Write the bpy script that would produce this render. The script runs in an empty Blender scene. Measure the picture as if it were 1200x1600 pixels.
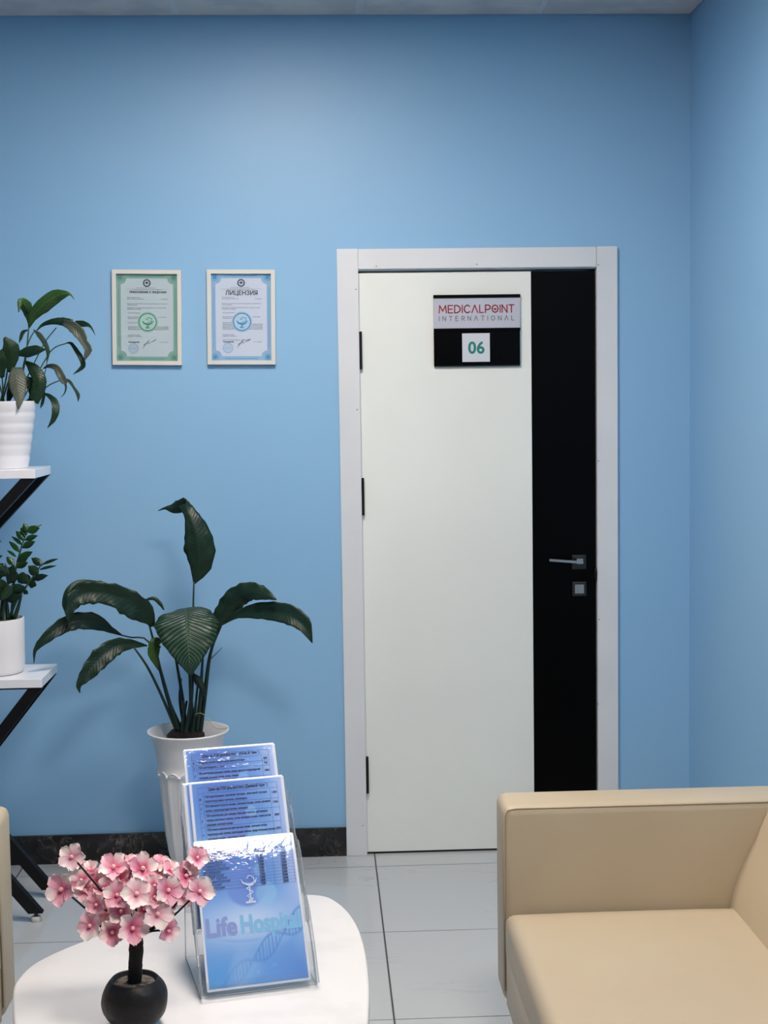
import bpy, bmesh, math, random
from mathutils import Vector, Matrix, noise
random.seed(7)
S = bpy.context.scene
C = S.collection
PI = math.pi

# ------------------------------------------------------------------ camera
F = 2237.7; YAW = -0.043; PIT = 0.078; ROLL = -0.0145; D = 4.8509; H = 1.568
cy, sy = math.cos(YAW), math.sin(YAW); cp, sp = math.cos(PIT), math.sin(PIT)
fw = Vector((-sy*cp, cy*cp, -sp)); r0 = Vector((cy, sy, 0)); u0 = r0.cross(fw)
RI = math.cos(ROLL)*r0 + math.sin(ROLL)*u0
UP = -math.sin(ROLL)*r0 + math.cos(ROLL)*u0
CAM = Vector((0, -D, H))
cam = bpy.data.cameras.new('camera'); camo = bpy.data.objects.new('camera', cam); C.objects.link(camo)
m = Matrix((RI, UP, -fw)).transposed().to_4x4(); m.translation = CAM
camo.matrix_world = m
cam.sensor_fit = 'VERTICAL'; cam.sensor_height = 24; cam.lens = F/1600*24
cam.clip_start = 0.05
S.camera = camo

# ------------------------------------------------------------------ world, exposure, lamp strength
S.view_settings.view_transform = 'Standard'; S.view_settings.look = 'None'
S.view_settings.gamma = 1; S.view_settings.use_curve_mapping = False
S.view_settings.exposure = 0.0
S.cycles.transparent_max_bounces = 40
w = bpy.data.worlds.new('world'); S.world = w; w.use_nodes = True
w.node_tree.nodes['Background'].inputs[0].default_value = (0.75, 0.85, 1, 1)
w.node_tree.nodes['Background'].inputs[1].default_value = 0.02
LAMP = 55.0                       # radiance of the ceiling panels
LAMP_COL = (0.975, 0.855, 0.765, 1)
# centre x, centre y, strength factor
PANELS = [(-0.15, -1.45, 1.0), (0.45, -3.25, 1.0)]

ZC = 2.8388; XR = 1.259; XL = -2.6; YF = -9.5

def ray(px, py):
    return fw + RI*((px-600)/F) + UP*((800-py)/F)
def at(px, py, Y):
    d = ray(px, py); return CAM + d*((Y - CAM.y)/d.y)
def onz(px, py, Z):
    d = ray(px, py); return CAM + d*((Z - CAM.z)/d.z)
def onx(px, py, X):
    d = ray(px, py); return CAM + d*((X - CAM.x)/d.x)

# ------------------------------------------------------------------ materials
def srgb(r, g, b):
    return tuple(((c/255+.055)/1.055)**2.4 if c/255 > .04045 else c/255/12.92 for c in (r, g, b)) + (1,)
def mat(name, col, rough=.5, metal=0, spec=.5, coat=0, sheen=0, bump=None, var=None, sub=0, trans=0, coat_rough=.03):
    m = bpy.data.materials.new(name); m.use_nodes = True
    nt = m.node_tree; b = nt.nodes['Principled BSDF']
    b.inputs['Base Color'].default_value = col if len(col) == 4 else tuple(col)+(1,)
    b.inputs['Roughness'].default_value = rough; b.inputs['Metallic'].default_value = metal
    b.inputs['Specular IOR Level'].default_value = spec
    b.inputs['Coat Weight'].default_value = coat; b.inputs['Coat Roughness'].default_value = coat_rough
    b.inputs['Subsurface Weight'].default_value = sub
    if sub: b.inputs['Subsurface Scale'].default_value = .004
    b.inputs['Transmission Weight'].default_value = trans
    if bump or var:
        tc = nt.nodes.new('ShaderNodeNewGeometry')
    if bump:
        sc, st, dist = bump
        n = nt.nodes.new('ShaderNodeTexNoise'); n.inputs['Scale'].default_value = sc; n.inputs['Detail'].default_value = 4
        nt.links.new(tc.outputs['Position'], n.inputs['Vector'])
        bp = nt.nodes.new('ShaderNodeBump'); bp.inputs['Strength'].default_value = st; bp.inputs['Distance'].default_value = dist
        nt.links.new(n.outputs['Fac'], bp.inputs['Height']); nt.links.new(bp.outputs['Normal'], b.inputs['Normal'])
    if var:
        sc, c2, lo, hi = var
        n = nt.nodes.new('ShaderNodeTexNoise'); n.inputs['Scale'].default_value = sc; n.inputs['Detail'].default_value = 5
        nt.links.new(tc.outputs['Position'], n.inputs['Vector'])
        mr = nt.nodes.new('ShaderNodeMapRange'); mr.inputs['From Min'].default_value = lo; mr.inputs['From Max'].default_value = hi
        nt.links.new(n.outputs['Fac'], mr.inputs['Value'])
        mx = nt.nodes.new('ShaderNodeMix'); mx.data_type = 'RGBA'
        mx.inputs['A'].default_value = b.inputs['Base Color'].default_value; mx.inputs['B'].default_value = c2
        nt.links.new(mr.outputs['Result'], mx.inputs['Factor']); nt.links.new(mx.outputs['Result'], b.inputs['Base Color'])
    return m
class NT:
    def __init__(s, m): s.nt = m.node_tree; s.n = s.nt.nodes; s.b = s.n['Principled BSDF']
    def math(s, op, a, b=None, c=None, clamp=False):
        k = s.n.new('ShaderNodeMath'); k.operation = op; k.use_clamp = clamp
        for i, v in enumerate((a, b, c)):
            if v is None: continue
            if isinstance(v, (int, float)): k.inputs[i].default_value = v
            else: s.nt.links.new(v, k.inputs[i])
        return k.outputs[0]
    def link(s, a, b): s.nt.links.new(a, b)
    def noise(s, vec, scale, detail=4, dist=0, rough=.5):
        k = s.n.new('ShaderNodeTexNoise'); k.inputs['Scale'].default_value = scale; k.inputs['Detail'].default_value = detail
        k.inputs['Distortion'].default_value = dist; k.inputs['Roughness'].default_value = rough
        if vec is not None: s.link(vec, k.inputs['Vector'])
        return k.outputs['Fac']
    def mapr(s, v, a, b, c=0, d=1):
        k = s.n.new('ShaderNodeMapRange'); s.link(v, k.inputs['Value'])
        for nme, x in (('From Min', a), ('From Max', b), ('To Min', c), ('To Max', d)): k.inputs[nme].default_value = x
        return k.outputs['Result']
    def mix(s, fac, A, B):
        k = s.n.new('ShaderNodeMix'); k.data_type = 'RGBA'
        if isinstance(fac, (int, float)): k.inputs['Factor'].default_value = fac
        else: s.link(fac, k.inputs['Factor'])
        for nme, v in (('A', A), ('B', B)):
            if isinstance(v, tuple): k.inputs[nme].default_value = v
            else: s.link(v, k.inputs[nme])
        return k.outputs['Result']
    def bump(s, h, st, dist, normal=None):
        k = s.n.new('ShaderNodeBump'); k.inputs['Strength'].default_value = st; k.inputs['Distance'].default_value = dist
        s.link(h, k.inputs['Height']); s.link(k.outputs['Normal'], s.b.inputs['Normal'])

M = {}
M['wall'] = mat('blue_wall_paint', srgb(137, 184, 222), .42, spec=.35, bump=(60, .05, .004), var=(1.3, srgb(140, 186, 222), .4, .6))
M['ceil_tile'] = mat('ceiling_tile', srgb(205, 203, 202), .85, bump=(220, .3, .002), var=(6, srgb(190, 190, 192), .45, .6))
M['ceil_bar'] = mat('ceiling_grid_paint', srgb(205, 206, 208), .5)
M['trim'] = mat('white_casing_laminate', srgb(217, 222, 226), .35, var=(3, srgb(212, 217, 222), .4, .6))
M['leaf_white'] = mat('white_door_laminate', srgb(231, 237, 232), .33, var=(1.2, srgb(226, 231, 227), .4, .6))
M['leaf_black'] = mat('black_door_glass', srgb(4, 4, 5), .3, spec=.08)
M['black_metal'] = mat('black_metal', srgb(14, 14, 15), .45, spec=.3)
M['shelf_frame'] = mat('black_powder_coat', srgb(9, 9, 11), .5, spec=.3, bump=(500, .15, .0005))
M['dark_gap'] = mat('dark_gap', srgb(30, 30, 30), .8)
M['chrome'] = mat('brushed_chrome', srgb(200, 198, 194), .22, metal=1)
M['steel'] = mat('grey_steel', srgb(78, 77, 75), .35, metal=1)
M['white_lacq'] = mat('white_shelf_lacquer', srgb(236, 238, 243), .25, coat=.3)
M['pot_white'] = mat('white_glazed_pot', srgb(216, 218, 224), .22, coat=.3)
M['pot_matt'] = mat('white_matt_pot', srgb(226, 226, 228), .4, coat=.1)
M['pot_plastic'] = mat('pale_plastic_planter', srgb(228, 228, 229), .38, var=(9, srgb(220, 221, 223), .4, .65))
M['soil'] = mat('soil', srgb(38, 30, 24), .95, bump=(120, 1, .01))
M['table'] = mat('white_table_top', srgb(222, 221, 220), .35, coat=.15, var=(7, srgb(212, 211, 210), .5, .68), bump=(35, .05, .004))
M['table_edge'] = mat('pale_table_edge', srgb(200, 198, 194), .4)
M['wood_leg'] = mat('pale_wood_leg', srgb(170, 130, 90), .5)
M['leather'] = mat('cream_leather', srgb(187, 173, 148), .42, spec=.4, bump=(900, .12, .0006), var=(2.5, srgb(183, 168, 143), .4, .6))
M['clay'] = mat('black_hand_coated_pot', srgb(22, 21, 22), .5, spec=.35, bump=(45, .6, .006))
M['bark'] = mat('black_wrapped_trunk', srgb(17, 13, 12), .85, bump=(260, 1, .003))
M['gravel'] = mat('grey_plaster_filling', srgb(120, 112, 102), .9, bump=(150, 1, .004), var=(90, srgb(60, 54, 46), .5, .6))
M['pearl'] = mat('pink_pearl', srgb(246, 196, 190), .2, coat=.6)
M['paper'] = mat('white_paper', srgb(235, 238, 246), .6)
M['frame_white'] = mat('cream_frame', srgb(213, 213, 206), .4)
M['ink'] = mat('dark_ink', srgb(24, 36, 84), .6)
M['ink_grey'] = mat('grey_ink', srgb(104, 112, 124), .7)
M['ink_dark'] = mat('dark_grey_ink', srgb(62, 72, 88), .7)
M['line_ink'] = mat('blue_line_ink', srgb(45, 72, 130), .6)
M['root'] = mat('pale_root', srgb(165, 165, 120), .6)
M['card'] = mat('white_card', srgb(200, 206, 214), .4)
M['sign_grey'] = mat('silver_sign_insert', srgb(180, 184, 198), .4)
M['sign_black'] = mat('black_sign_plastic', srgb(3, 3, 4), .25, spec=.1)
M['red'] = mat('dark_red_lettering', srgb(150, 26, 44), .5)
M['sgrey'] = mat('grey_lettering', srgb(96, 94, 100), .5)
M['teal'] = mat('teal_number', srgb(8, 122, 118), .5)
M['glide'] = mat('grey_plastic_glide', srgb(198, 196, 192), .4)
M['print_green'] = mat('green_border_print', srgb(134, 176, 166), .7)
M['print_green2'] = mat('dark_green_print', srgb(88, 146, 132), .7)
M['paper_green'] = mat('pale_green_paper', srgb(196, 212, 220), .7)
M['print_blue'] = mat('blue_border_print', srgb(150, 190, 226), .7)
M['print_blue2'] = mat('strong_blue_print', srgb(76, 154, 208), .7)
M['paper_blue'] = mat('pale_blue_paper', srgb(212, 221, 240), .7)
M['stamp'] = mat('stamp_ink', srgb(150, 182, 212), .7)
M['table_leg'] = M['wood_leg']

# black marble
mm = mat('black_marble', srgb(14, 14, 16), .18, coat=.3); t = NT(mm)
g = t.n.new('ShaderNodeNewGeometry'); n1 = t.noise(g.outputs['Position'], 9, 8, 1.6, .62)
v = t.math('ABSOLUTE', t.math('SUBTRACT', n1, .5)); v = t.mapr(v, 0, .016, 1, 0)
n2 = t.mapr(t.noise(g.outputs['Position'], 4, 3), .42, .62)
v = t.math('MULTIPLY', v, n2)
n3 = t.mapr(t.noise(g.outputs['Position'], 22, 6), .5, .8, 0, .22)
t.link(t.mix(t.math('ADD', t.math('MULTIPLY', v, .8), n3, clamp=True), srgb(8, 8, 10), srgb(128, 118, 112)), t.b.inputs['Base Color'])
M['marble'] = mm

# floor tiles
X1 = .1589; G1 = -.1298
fm = mat('porcelain_floor', srgb(190, 193, 200), .13, coat=0, spec=.5); t = NT(fm)
g = t.n.new('ShaderNodeNewGeometry'); se = t.n.new('ShaderNodeSeparateXYZ'); t.link(g.outputs['Position'], se.inputs[0])
def gl(coord, o, per, w):
    a = t.math('FRACT', t.math('DIVIDE', t.math('SUBTRACT', coord, o), per))
    a = t.math('MINIMUM', a, t.math('SUBTRACT', 1, a))
    return t.mapr(a, w*.5/per, w/per, 1, 0)
lx = gl(se.outputs[0], X1, 1.2, .0035); ly = gl(se.outputs[1], G1, .6, .003)
gr = t.math('MAXIMUM', lx, t.math('MULTIPLY', ly, .75))
mp = t.n.new('ShaderNodeMapping'); mp.inputs['Rotation'].default_value = (0, 0, .5); mp.inputs['Scale'].default_value = (1, 2.6, 1)
t.link(g.outputs['Position'], mp.inputs[0])
vn = t.noise(mp.outputs[0], 1.7, 7, .9, .55)
vv = t.mapr(t.math('ABSOLUTE', t.math('SUBTRACT', vn, .5)), 0, .008, 1, 0)
vv = t.math('MULTIPLY', vv, t.mapr(t.noise(g.outputs['Position'], 2.1, 2), .5, .66))
cl = t.mapr(t.noise(g.outputs['Position'], 1.2, 4), .3, .7, 0, .35)
base = t.mix(cl, srgb(184, 189, 191), srgb(173, 178, 182))
base = t.mix(t.math('MULTIPLY', vv, .45), base, srgb(128, 133, 140))
t.link(t.mix(gr, base, srgb(74, 74, 74)), t.b.inputs['Base Color'])
t.link(t.mix(gr, (.12, .12, .12, 1), (.8, .8, .8, 1)), t.b.inputs['Roughness'])
t.bump(t.math('SUBTRACT', 1, gr), .3, .001)
M['floor'] = fm

# leaves: UV x = across (0..1, .5 = midrib), y = along
def leafmat(name, c1, c2, rib=.5, rough=.3, nrib=26, c3=None, sweep=26):
    lm = mat(name, c1, rough, spec=.32); t = NT(lm)
    uv = t.n.new('ShaderNodeUVMap'); se = t.n.new('ShaderNodeSeparateXYZ'); t.link(uv.outputs[0], se.inputs[0])
    across = t.math('ABSOLUTE', t.math('SUBTRACT', se.outputs[0], .5))
    ph = t.math('SUBTRACT', t.math('MULTIPLY', se.outputs[1], nrib*6.283), t.math('MULTIPLY', across, sweep))
    wv = t.math('SINE', ph)
    w01 = t.mapr(wv, .3, 1)
    mid = t.mapr(across, 0, .022, 1, 0)
    no = t.noise(uv.outputs[0], 7, 3)
    base = t.mix(t.mapr(no, .3, .7), c1, c2)
    base = t.mix(t.math('MULTIPLY', w01, rib*.5), base, c3 or c2)
    base = t.mix(t.math('MULTIPLY', mid, .5), base, c3 or c2)
    t.link(base, t.b.inputs['Base Color'])
    t.bump(t.math('ADD', wv, t.math('MULTIPLY', mid, -2)), rib, .0012)
    return lm
M['lily'] = leafmat('dark_lily_leaf', srgb(17, 38, 29), srgb(24, 50, 36), .14, .42)
M['lily_rib_sheen'] = leafmat('ribbed_leaf_painted_sheen', srgb(20, 44, 33), srgb(28, 56, 40), .8, .33, 22, srgb(96, 122, 98), 48)  # pale stripes paint the glint along the ribs into the leaf colour
M['lily_bright'] = leafmat('bright_green_leaf', srgb(34, 68, 30), srgb(46, 82, 36), .2, .4, 14, srgb(110, 138, 84))
M['lily_grey'] = leafmat('grey_green_leaf', srgb(58, 68, 58), srgb(72, 80, 68), .25, .45, 14)
M['lily_mid'] = leafmat('green_leaf', srgb(18, 42, 27), srgb(26, 54, 32), .2, .4, 16)
M['lily_small'] = leafmat('small_olive_leaf', srgb(46, 78, 30), srgb(60, 86, 36), .3, .4, 12)
M['stalk'] = mat('dark_green_stalk', srgb(20, 44, 32), .45)
M['stalk_light'] = mat('green_stalk', srgb(38, 66, 40), .5)
M['zz'] = leafmat('glossy_zz_leaflet', srgb(28, 62, 28), srgb(40, 78, 34), .15, .22, 4)
M['zz_dark'] = leafmat('dark_zz_leaflet', srgb(18, 38, 24), srgb(28, 52, 30), .15, .22, 4)

# blossoms: colour by attribute
def attrmat(name, rough=.6, coat=0, sub=0, bump=None, coat_rough=.03):
    m = mat(name, (1, 1, 1, 1), rough, coat=coat, sub=sub, coat_rough=coat_rough); t = NT(m)
    a = t.n.new('ShaderNodeVertexColor'); a.layer_name = 'pigment'
    t.link(a.outputs[0], t.b.inputs['Base Color'])
    if bump:
        g = t.n.new('ShaderNodeNewGeometry')
        k = t.n.new('ShaderNodeBump'); k.inputs['Strength'].default_value = bump[1]; k.inputs['Distance'].default_value = bump[2]
        t.link(t.noise(g.outputs['Position'], bump[0], 3, .6), k.inputs['Height'])
        t.link(k.outputs['Normal'], t.b.inputs['Coat Normal'])
    return m
M['petal'] = attrmat('petal_cloth', .7, sub=.25)
M['laminate'] = attrmat('laminated_print', .5, coat=1, bump=(70, .35, .002), coat_rough=.02)

# clear plastic
def clear(name, tint, edge):
    m = bpy.data.materials.new(name); m.use_nodes = True; nt = m.node_tree; nt.nodes.clear()
    o = nt.nodes.new('ShaderNodeOutputMaterial'); tr = nt.nodes.new('ShaderNodeBsdfTransparent'); gl = nt.nodes.new('ShaderNodeBsdfGlossy')
    df = nt.nodes.new('ShaderNodeBsdfDiffuse'); df.inputs[0].default_value = (.62, .65, .68, 1)
    tr.inputs[0].default_value = tint; gl.inputs['Roughness'].default_value = .04; gl.inputs[0].default_value = (1, 1, 1, 1)
    fr = nt.nodes.new('ShaderNodeFresnel'); fr.inputs[0].default_value = 1.49
    mx = nt.nodes.new('ShaderNodeMixShader'); m2 = nt.nodes.new('ShaderNodeMixShader'); m2.inputs[0].default_value = edge
    ge = nt.nodes.new('ShaderNodeNewGeometry'); fm_ = nt.nodes.new('ShaderNodeMix'); fm_.inputs['B'].default_value = .04
    nt.links.new(ge.outputs['Backfacing'], fm_.inputs['Factor']); nt.links.new(fr.outputs[0], fm_.inputs['A'])
    nt.links.new(fm_.outputs['Result'], mx.inputs[0]); nt.links.new(tr.outputs[0], mx.inputs[1]); nt.links.new(gl.outputs[0], mx.inputs[2])
    nt.links.new(mx.outputs[0], m2.inputs[1]); nt.links.new(df.outputs[0], m2.inputs[2]); nt.links.new(m2.outputs[0], o.inputs[0])
    return m
M['acrylic'] = clear('clear_acrylic', (.985, .99, .99, 1), .02)
M['acrylic_edge'] = clear('acrylic_edge', (.80, .84, .87, 1), .25)
M['glass'] = clear('picture_glass', (.97, .98, .98, 1), 0)
em = bpy.data.materials.new('led_diffuser'); em.use_nodes = True
b = em.node_tree.nodes['Principled BSDF']; b.inputs['Base Color'].default_value = (.8, .8, .8, 1)
b.inputs['Emission Color'].default_value = LAMP_COL; b.inputs['Emission Strength'].default_value = LAMP
M['led'] = em

# ------------------------------------------------------------------ helpers
def worldloc(o):
    v = Vector((0, 0, 0))
    while o is not None: v += o.location; o = o.parent
    return v
def obj(name, bm, material, parent=None, smooth=False, loc=None, auto=None):
    """link bmesh (world coordinates) as one mesh object"""
    if parent is not None: origin = worldloc(parent)
    elif loc is not None: origin = Vector(loc)
    else: origin = Vector((0, 0, 0))
    if origin.length: bmesh.ops.translate(bm, verts=bm.verts, vec=-origin)
    me = bpy.data.meshes.new(name); bm.to_mesh(me); bm.free()
    for mt in (material if isinstance(material, (list, tuple)) else [material]): me.materials.append(mt)
    if smooth:
        for p in me.polygons: p.use_smooth = True
        if auto:
            me.set_sharp_from_angle(angle=math.radians(auto))
    o = bpy.data.objects.new(name, me); C.objects.link(o)
    if parent is not None: o.parent = parent
    else: o.location = origin
    return o
def tag(o, label=None, cat=None, group=None, kind=None):
    if label: o['label'] = label
    if cat: o['category'] = cat
    if group: o['group'] = group
    if kind: o['kind'] = kind
    return o
def thing(name, loc, label, cat, group=None):
    o = bpy.data.objects.new(name, None); C.objects.link(o); o.location = loc; o.empty_display_size = .1
    return tag(o, label, cat, group)
def struct(name, bm, m, smooth=False):
    return tag(obj(name, bm, m, smooth=smooth), kind='structure')
def box(bm, x0, x1, y0, y1, z0, z1, mi=0):
    vs = [bm.verts.new((x, y, z)) for z in (z0, z1) for y in (y0, y1) for x in (x0, x1)]
    for f in ((0, 2, 3, 1), (4, 5, 7, 6), (0, 1, 5, 4), (2, 6, 7, 3), (1, 3, 7, 5), (0, 4, 6, 2)):
        bm.faces.new([vs[i] for i in f]).material_index = mi
    return vs
def bx(*a, r=0, seg=3):
    bm = bmesh.new(); box(bm, *a)
    if r: bmesh.ops.bevel(bm, geom=bm.edges[:], offset=r, segments=seg, profile=.5, affect='EDGES')
    bmesh.ops.recalc_face_normals(bm, faces=bm.faces)
    return bm
def prism(bm, pts, dvec, mi_side=0, mi_cap=0):
    """closed polygon pts (3D) extruded by dvec"""
    a = [bm.verts.new(p) for p in pts]; b = [bm.verts.new(Vector(p)+dvec) for p in pts]
    f = bm.faces.new(a); f.material_index = mi_cap
    f = bm.faces.new(b[::-1]); f.material_index = mi_cap
    for i in range(len(a)):
        j = (i+1) % len(a)
        bm.faces.new((a[j], a[i], b[i], b[j])).material_index = mi_side
    return bm
def catmull(P, n):
    P = [Vector(p) for p in P]
    if len(P) == 2: return [P[0].lerp(P[1], i/n) for i in range(n+1)]
    out = []; m_ = len(P)-1
    for k in range(n+1):
        tt = k/n*m_; i = min(int(tt), m_-1); f = tt-i
        p1, p2 = P[i], P[i+1]; p0 = P[i-1] if i else p1*2-p2; p3 = P[i+2] if i+2 <= m_ else p2*2-p1
        out.append(.5*((2*p1)+(p2-p0)*f+(2*p0-5*p1+4*p2-p3)*f*f+(3*p1-p0-3*p2+p3)*f**3))
    return out
def interp(v, s):
    x = s*(len(v)-1); i = min(int(x), len(v)-2); f = x-i
    return v[i]*(1-f)+v[i+1]*f
def tube(bm, pts, rad, seg=8, n=None, cap=True, mi=0):
    """rad number or list"""
    P = catmull(pts, n) if n else [Vector(p) for p in pts]
    N = len(P); rings = []; ref = None
    for i, p in enumerate(P):
        d = (P[min(i+1, N-1)]-P[max(i-1, 0)]).normalized()
        if ref is None:
            ref = d.cross(Vector((0, 0, 1)) if abs(d.z) < .9 else Vector((1, 0, 0))).normalized()
        ref = (ref - d*ref.dot(d)).normalized(); bi = d.cross(ref)
        r = rad if isinstance(rad, (int, float)) else interp(rad, i/(N-1))
        rings.append([bm.verts.new(p+(ref*math.cos(a)+bi*math.sin(a))*r) for a in [2*PI*k/seg for k in range(seg)]])
    for i in range(N-1):
        for k in range(seg):
            bm.faces.new((rings[i][k], rings[i][(k+1) % seg], rings[i+1][(k+1) % seg], rings[i+1][k])).material_index = mi
    if cap:
        bm.faces.new(rings[0][::-1]).material_index = mi; bm.faces.new(rings[-1]).material_index = mi
    return bm
def lathe(bm, prof, c, seg=48, mi=0, wob=None):
    rings = []
    for (r, z) in prof:
        if r < 1e-6: rings.append([bm.verts.new((c[0], c[1], c[2]+z))])
        else:
            ring = []
            for k in range(seg):
                a = 2*PI*k/seg; rr = r*(1 if wob is None else wob(a, z))
                ring.append(bm.verts.new((c[0]+rr*math.cos(a), c[1]+rr*math.sin(a), c[2]+z)))
            rings.append(ring)
    for i in range(len(rings)-1):
        A, B = rings[i], rings[i+1]
        for k in range(seg):
            k2 = (k+1) % seg
            if len(A) == 1 and len(B) == 1: continue
            if len(A) == 1: f = bm.faces.new((A[0], B[k2], B[k]))
            elif len(B) == 1: f = bm.faces.new((A[k], A[k2], B[0]))
            else: f = bm.faces.new((A[k], A[k2], B[k2], B[k]))
            f.material_index = mi
    bmesh.ops.recalc_face_normals(bm, faces=bm.faces)
    return bm
def sphere(bm, c, r, u=16, v=10, mi=0):
    prof = [(r*math.sin(PI*i/v) if 0 < i < v else 0, -r*math.cos(PI*i/v)) for i in range(v+1)]
    return lathe(bm, prof, c, u, mi)
def text(bm, s, x, y, size, align='LEFT', bold=0, width=None, spacing=1, mi=0, xform=None):
    """flat lettering in local XY added to bm; optional xform Matrix"""
    cu = bpy.data.curves.new('lettering', 'FONT'); cu.body = s; cu.size = size; cu.align_x = align
    cu.space_character = spacing; cu.fill_mode = 'FRONT'; cu.resolution_u = 3
    o = bpy.data.objects.new('lettering', cu); C.objects.link(o)
    dg = bpy.context.evaluated_depsgraph_get(); dg.update()
    me = bpy.data.meshes.new_from_object(o.evaluated_get(dg))
    bpy.data.objects.remove(o); bpy.data.curves.remove(cu)
    xs = [v.co.x for v in me.vertices]
    if not xs: return
    sx = 1
    if width: sx = width/(max(xs)-min(xs))
    x0 = min(xs)
    T = Matrix.Translation((x, y, 0)) @ Matrix.Diagonal((sx, 1, 1, 1))
    if width and align == 'LEFT': T = Matrix.Translation((x-x0*sx, y, 0)) @ Matrix.Diagonal((sx, 1, 1, 1))
    if xform: T = xform @ T
    me.transform(T)
    k = len(bm.faces); bm.from_mesh(me)
    if bold:                                        # heavier strokes: the same outline laid again, slightly shifted
        nb_ = 8 if bold > .0008 else 4
        for q in range(nb_):
            a_ = 2*PI*q/nb_; m2 = me.copy(); m2.transform(Matrix.Translation((bold*math.cos(a_), bold*math.sin(a_), .00001*(q+1)))); bm.from_mesh(m2); bpy.data.meshes.remove(m2)
    bm.faces.ensure_lookup_table()
    for f in bm.faces[k:]: f.material_index = mi
    bpy.data.meshes.remove(me)
def rect(bm, x0, x1, y0, y1, z=0, mi=0):
    f = bm.faces.new([bm.verts.new(p) for p in ((x0, y0, z), (x1, y0, z), (x1, y1, z), (x0, y1, z))]); f.material_index = mi
def ring2d(bm, cx, cy_, r0, r1, z=0, mi=0, seg=32, a0=0, a1=2*PI):
    A = []; B = []
    for k in range(seg+1):
        a = a0+(a1-a0)*k/seg
        A.append(bm.verts.new((cx+r0*math.cos(a), cy_+r0*math.sin(a), z))); B.append(bm.verts.new((cx+r1*math.cos(a), cy_+r1*math.sin(a), z)))
    for k in range(seg): bm.faces.new((A[k], B[k], B[k+1], A[k+1])).material_index = mi
def disc2d(bm, cx, cy_, r, z=0, mi=0, seg=24):
    bm.faces.new([bm.verts.new((cx+r*math.cos(2*PI*k/seg), cy_+r*math.sin(2*PI*k/seg), z)) for k in range(seg)]).material_index = mi
def ribbon(bm, pts, wd, z=0, mi=0):
    P = [Vector((p[0], p[1], 0)) for p in pts]; A = []; B = []
    for i, p in enumerate(P):
        d = (P[min(i+1, len(P)-1)]-P[max(i-1, 0)]).normalized(); nn = Vector((-d.y, d.x, 0))
        ww = wd if isinstance(wd, (int, float)) else interp(wd, i/(len(P)-1))
        A.append(bm.verts.new(p+nn*ww/2+Vector((0, 0, z)))); B.append(bm.verts.new(p-nn*ww/2+Vector((0, 0, z))))
    for i in range(len(P)-1): bm.faces.new((A[i], B[i], B[i+1], A[i+1])).material_index = mi
def frame_mat(o, ex, ey):
    ex = ex.normalized(); ey = (ey-ex*ey.dot(ex)).normalized(); ez = ex.cross(ey)
    m_ = Matrix((ex, ey, ez)).transposed().to_4x4(); m_.translation = o
    return m_

# ------------------------------------------------------------------ room shell
Wt = .14
Xdl, Xdr, Zt = .0626, 1.008, 2.0732
Xa, Xb, Za = Xdl+.065, Xdr-.065, Zt-.067       # opening in the wall
bm = bmesh.new()
box(bm, XL-.1, Xa, 0, Wt, 0, ZC+.2); box(bm, Xb, XR+.1, 0, Wt, 0, ZC+.2); box(bm, Xa, Xb, 0, Wt, Za, ZC+.2)
struct('wall_back', bm, M['wall'])
struct('wall_right', bx(XR, XR+.1, YF, 0, 0, ZC+.2), M['wall'])
struct('wall_left', bx(XL-.1, XL, YF, 0, 0, ZC+.2), M['wall'])
struct('wall_front', bx(XL-.1, XR+.1, YF-.1, YF, 0, ZC+.2), M['wall'])
struct('floor', bx(XL-.1, XR+.1, YF-.1, Wt, -.1, 0), M['floor'])
# skirting, black marble
struct('baseboard_back', bx(XL, Xdl, -.010, 0, 0, .0999), M['marble'])
struct('baseboard_right_of_door', bx(Xdr, XR, -.010, 0, 0, .0999), M['marble']).name = 'baseboard_back_right'
struct('baseboard_right', bx(XR-.010, XR, YF, -.010, 0, .0999), M['marble'])
struct('baseboard_left', bx(XL, XL+.010, YF, -.010, 0, .0999), M['marble'])
# ceiling: recessed tiles between T bars
c1 = -.4519; tw = .6
xs_ = [XL] + [c1+tw*k for k in range(-4, 3) if XL < c1+tw*k < XR] + [XR]
ys_ = [0]+[-.55-tw*k for k in range(0, 16) if -.55-tw*k > YF]+[YF]
lit = set()
bm = bmesh.new()
for i in range(len(xs_)-1):
    for j in range(len(ys_)-1):
        xa, xb, ya, yb = xs_[i], xs_[i+1], ys_[j+1], ys_[j]
        hit = [p for p in PANELS if xa < p[0] < xb and ya < p[1] < yb]
        if hit: continue
        g0 = .012 if i else .004; g1_ = .012 if i < len(xs_)-2 else .004
        gy1 = .006 if j == 0 else .012; gy0 = .012 if j < len(ys_)-2 else .004
        box(bm, xa+g0, xb-g1_, ya+gy0, yb-gy1, ZC, ZC+.02)
box(bm, XL-.1, XR+.1, YF-.1, Wt, ZC+.09, ZC+.12)
ce = struct('ceiling', bm, M['ceil_tile'])
bm = bmesh.new()
for x in xs_[1:-1]: box(bm, x-.012, x+.012, YF, -.001, ZC+.002, ZC+.03)
for y in ys_[1:-1]: box(bm, XL, XR, y-.012, y+.012, ZC+.003, ZC+.028)
obj('ceiling_grid', bm, M['ceil_bar'], ce)
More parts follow.
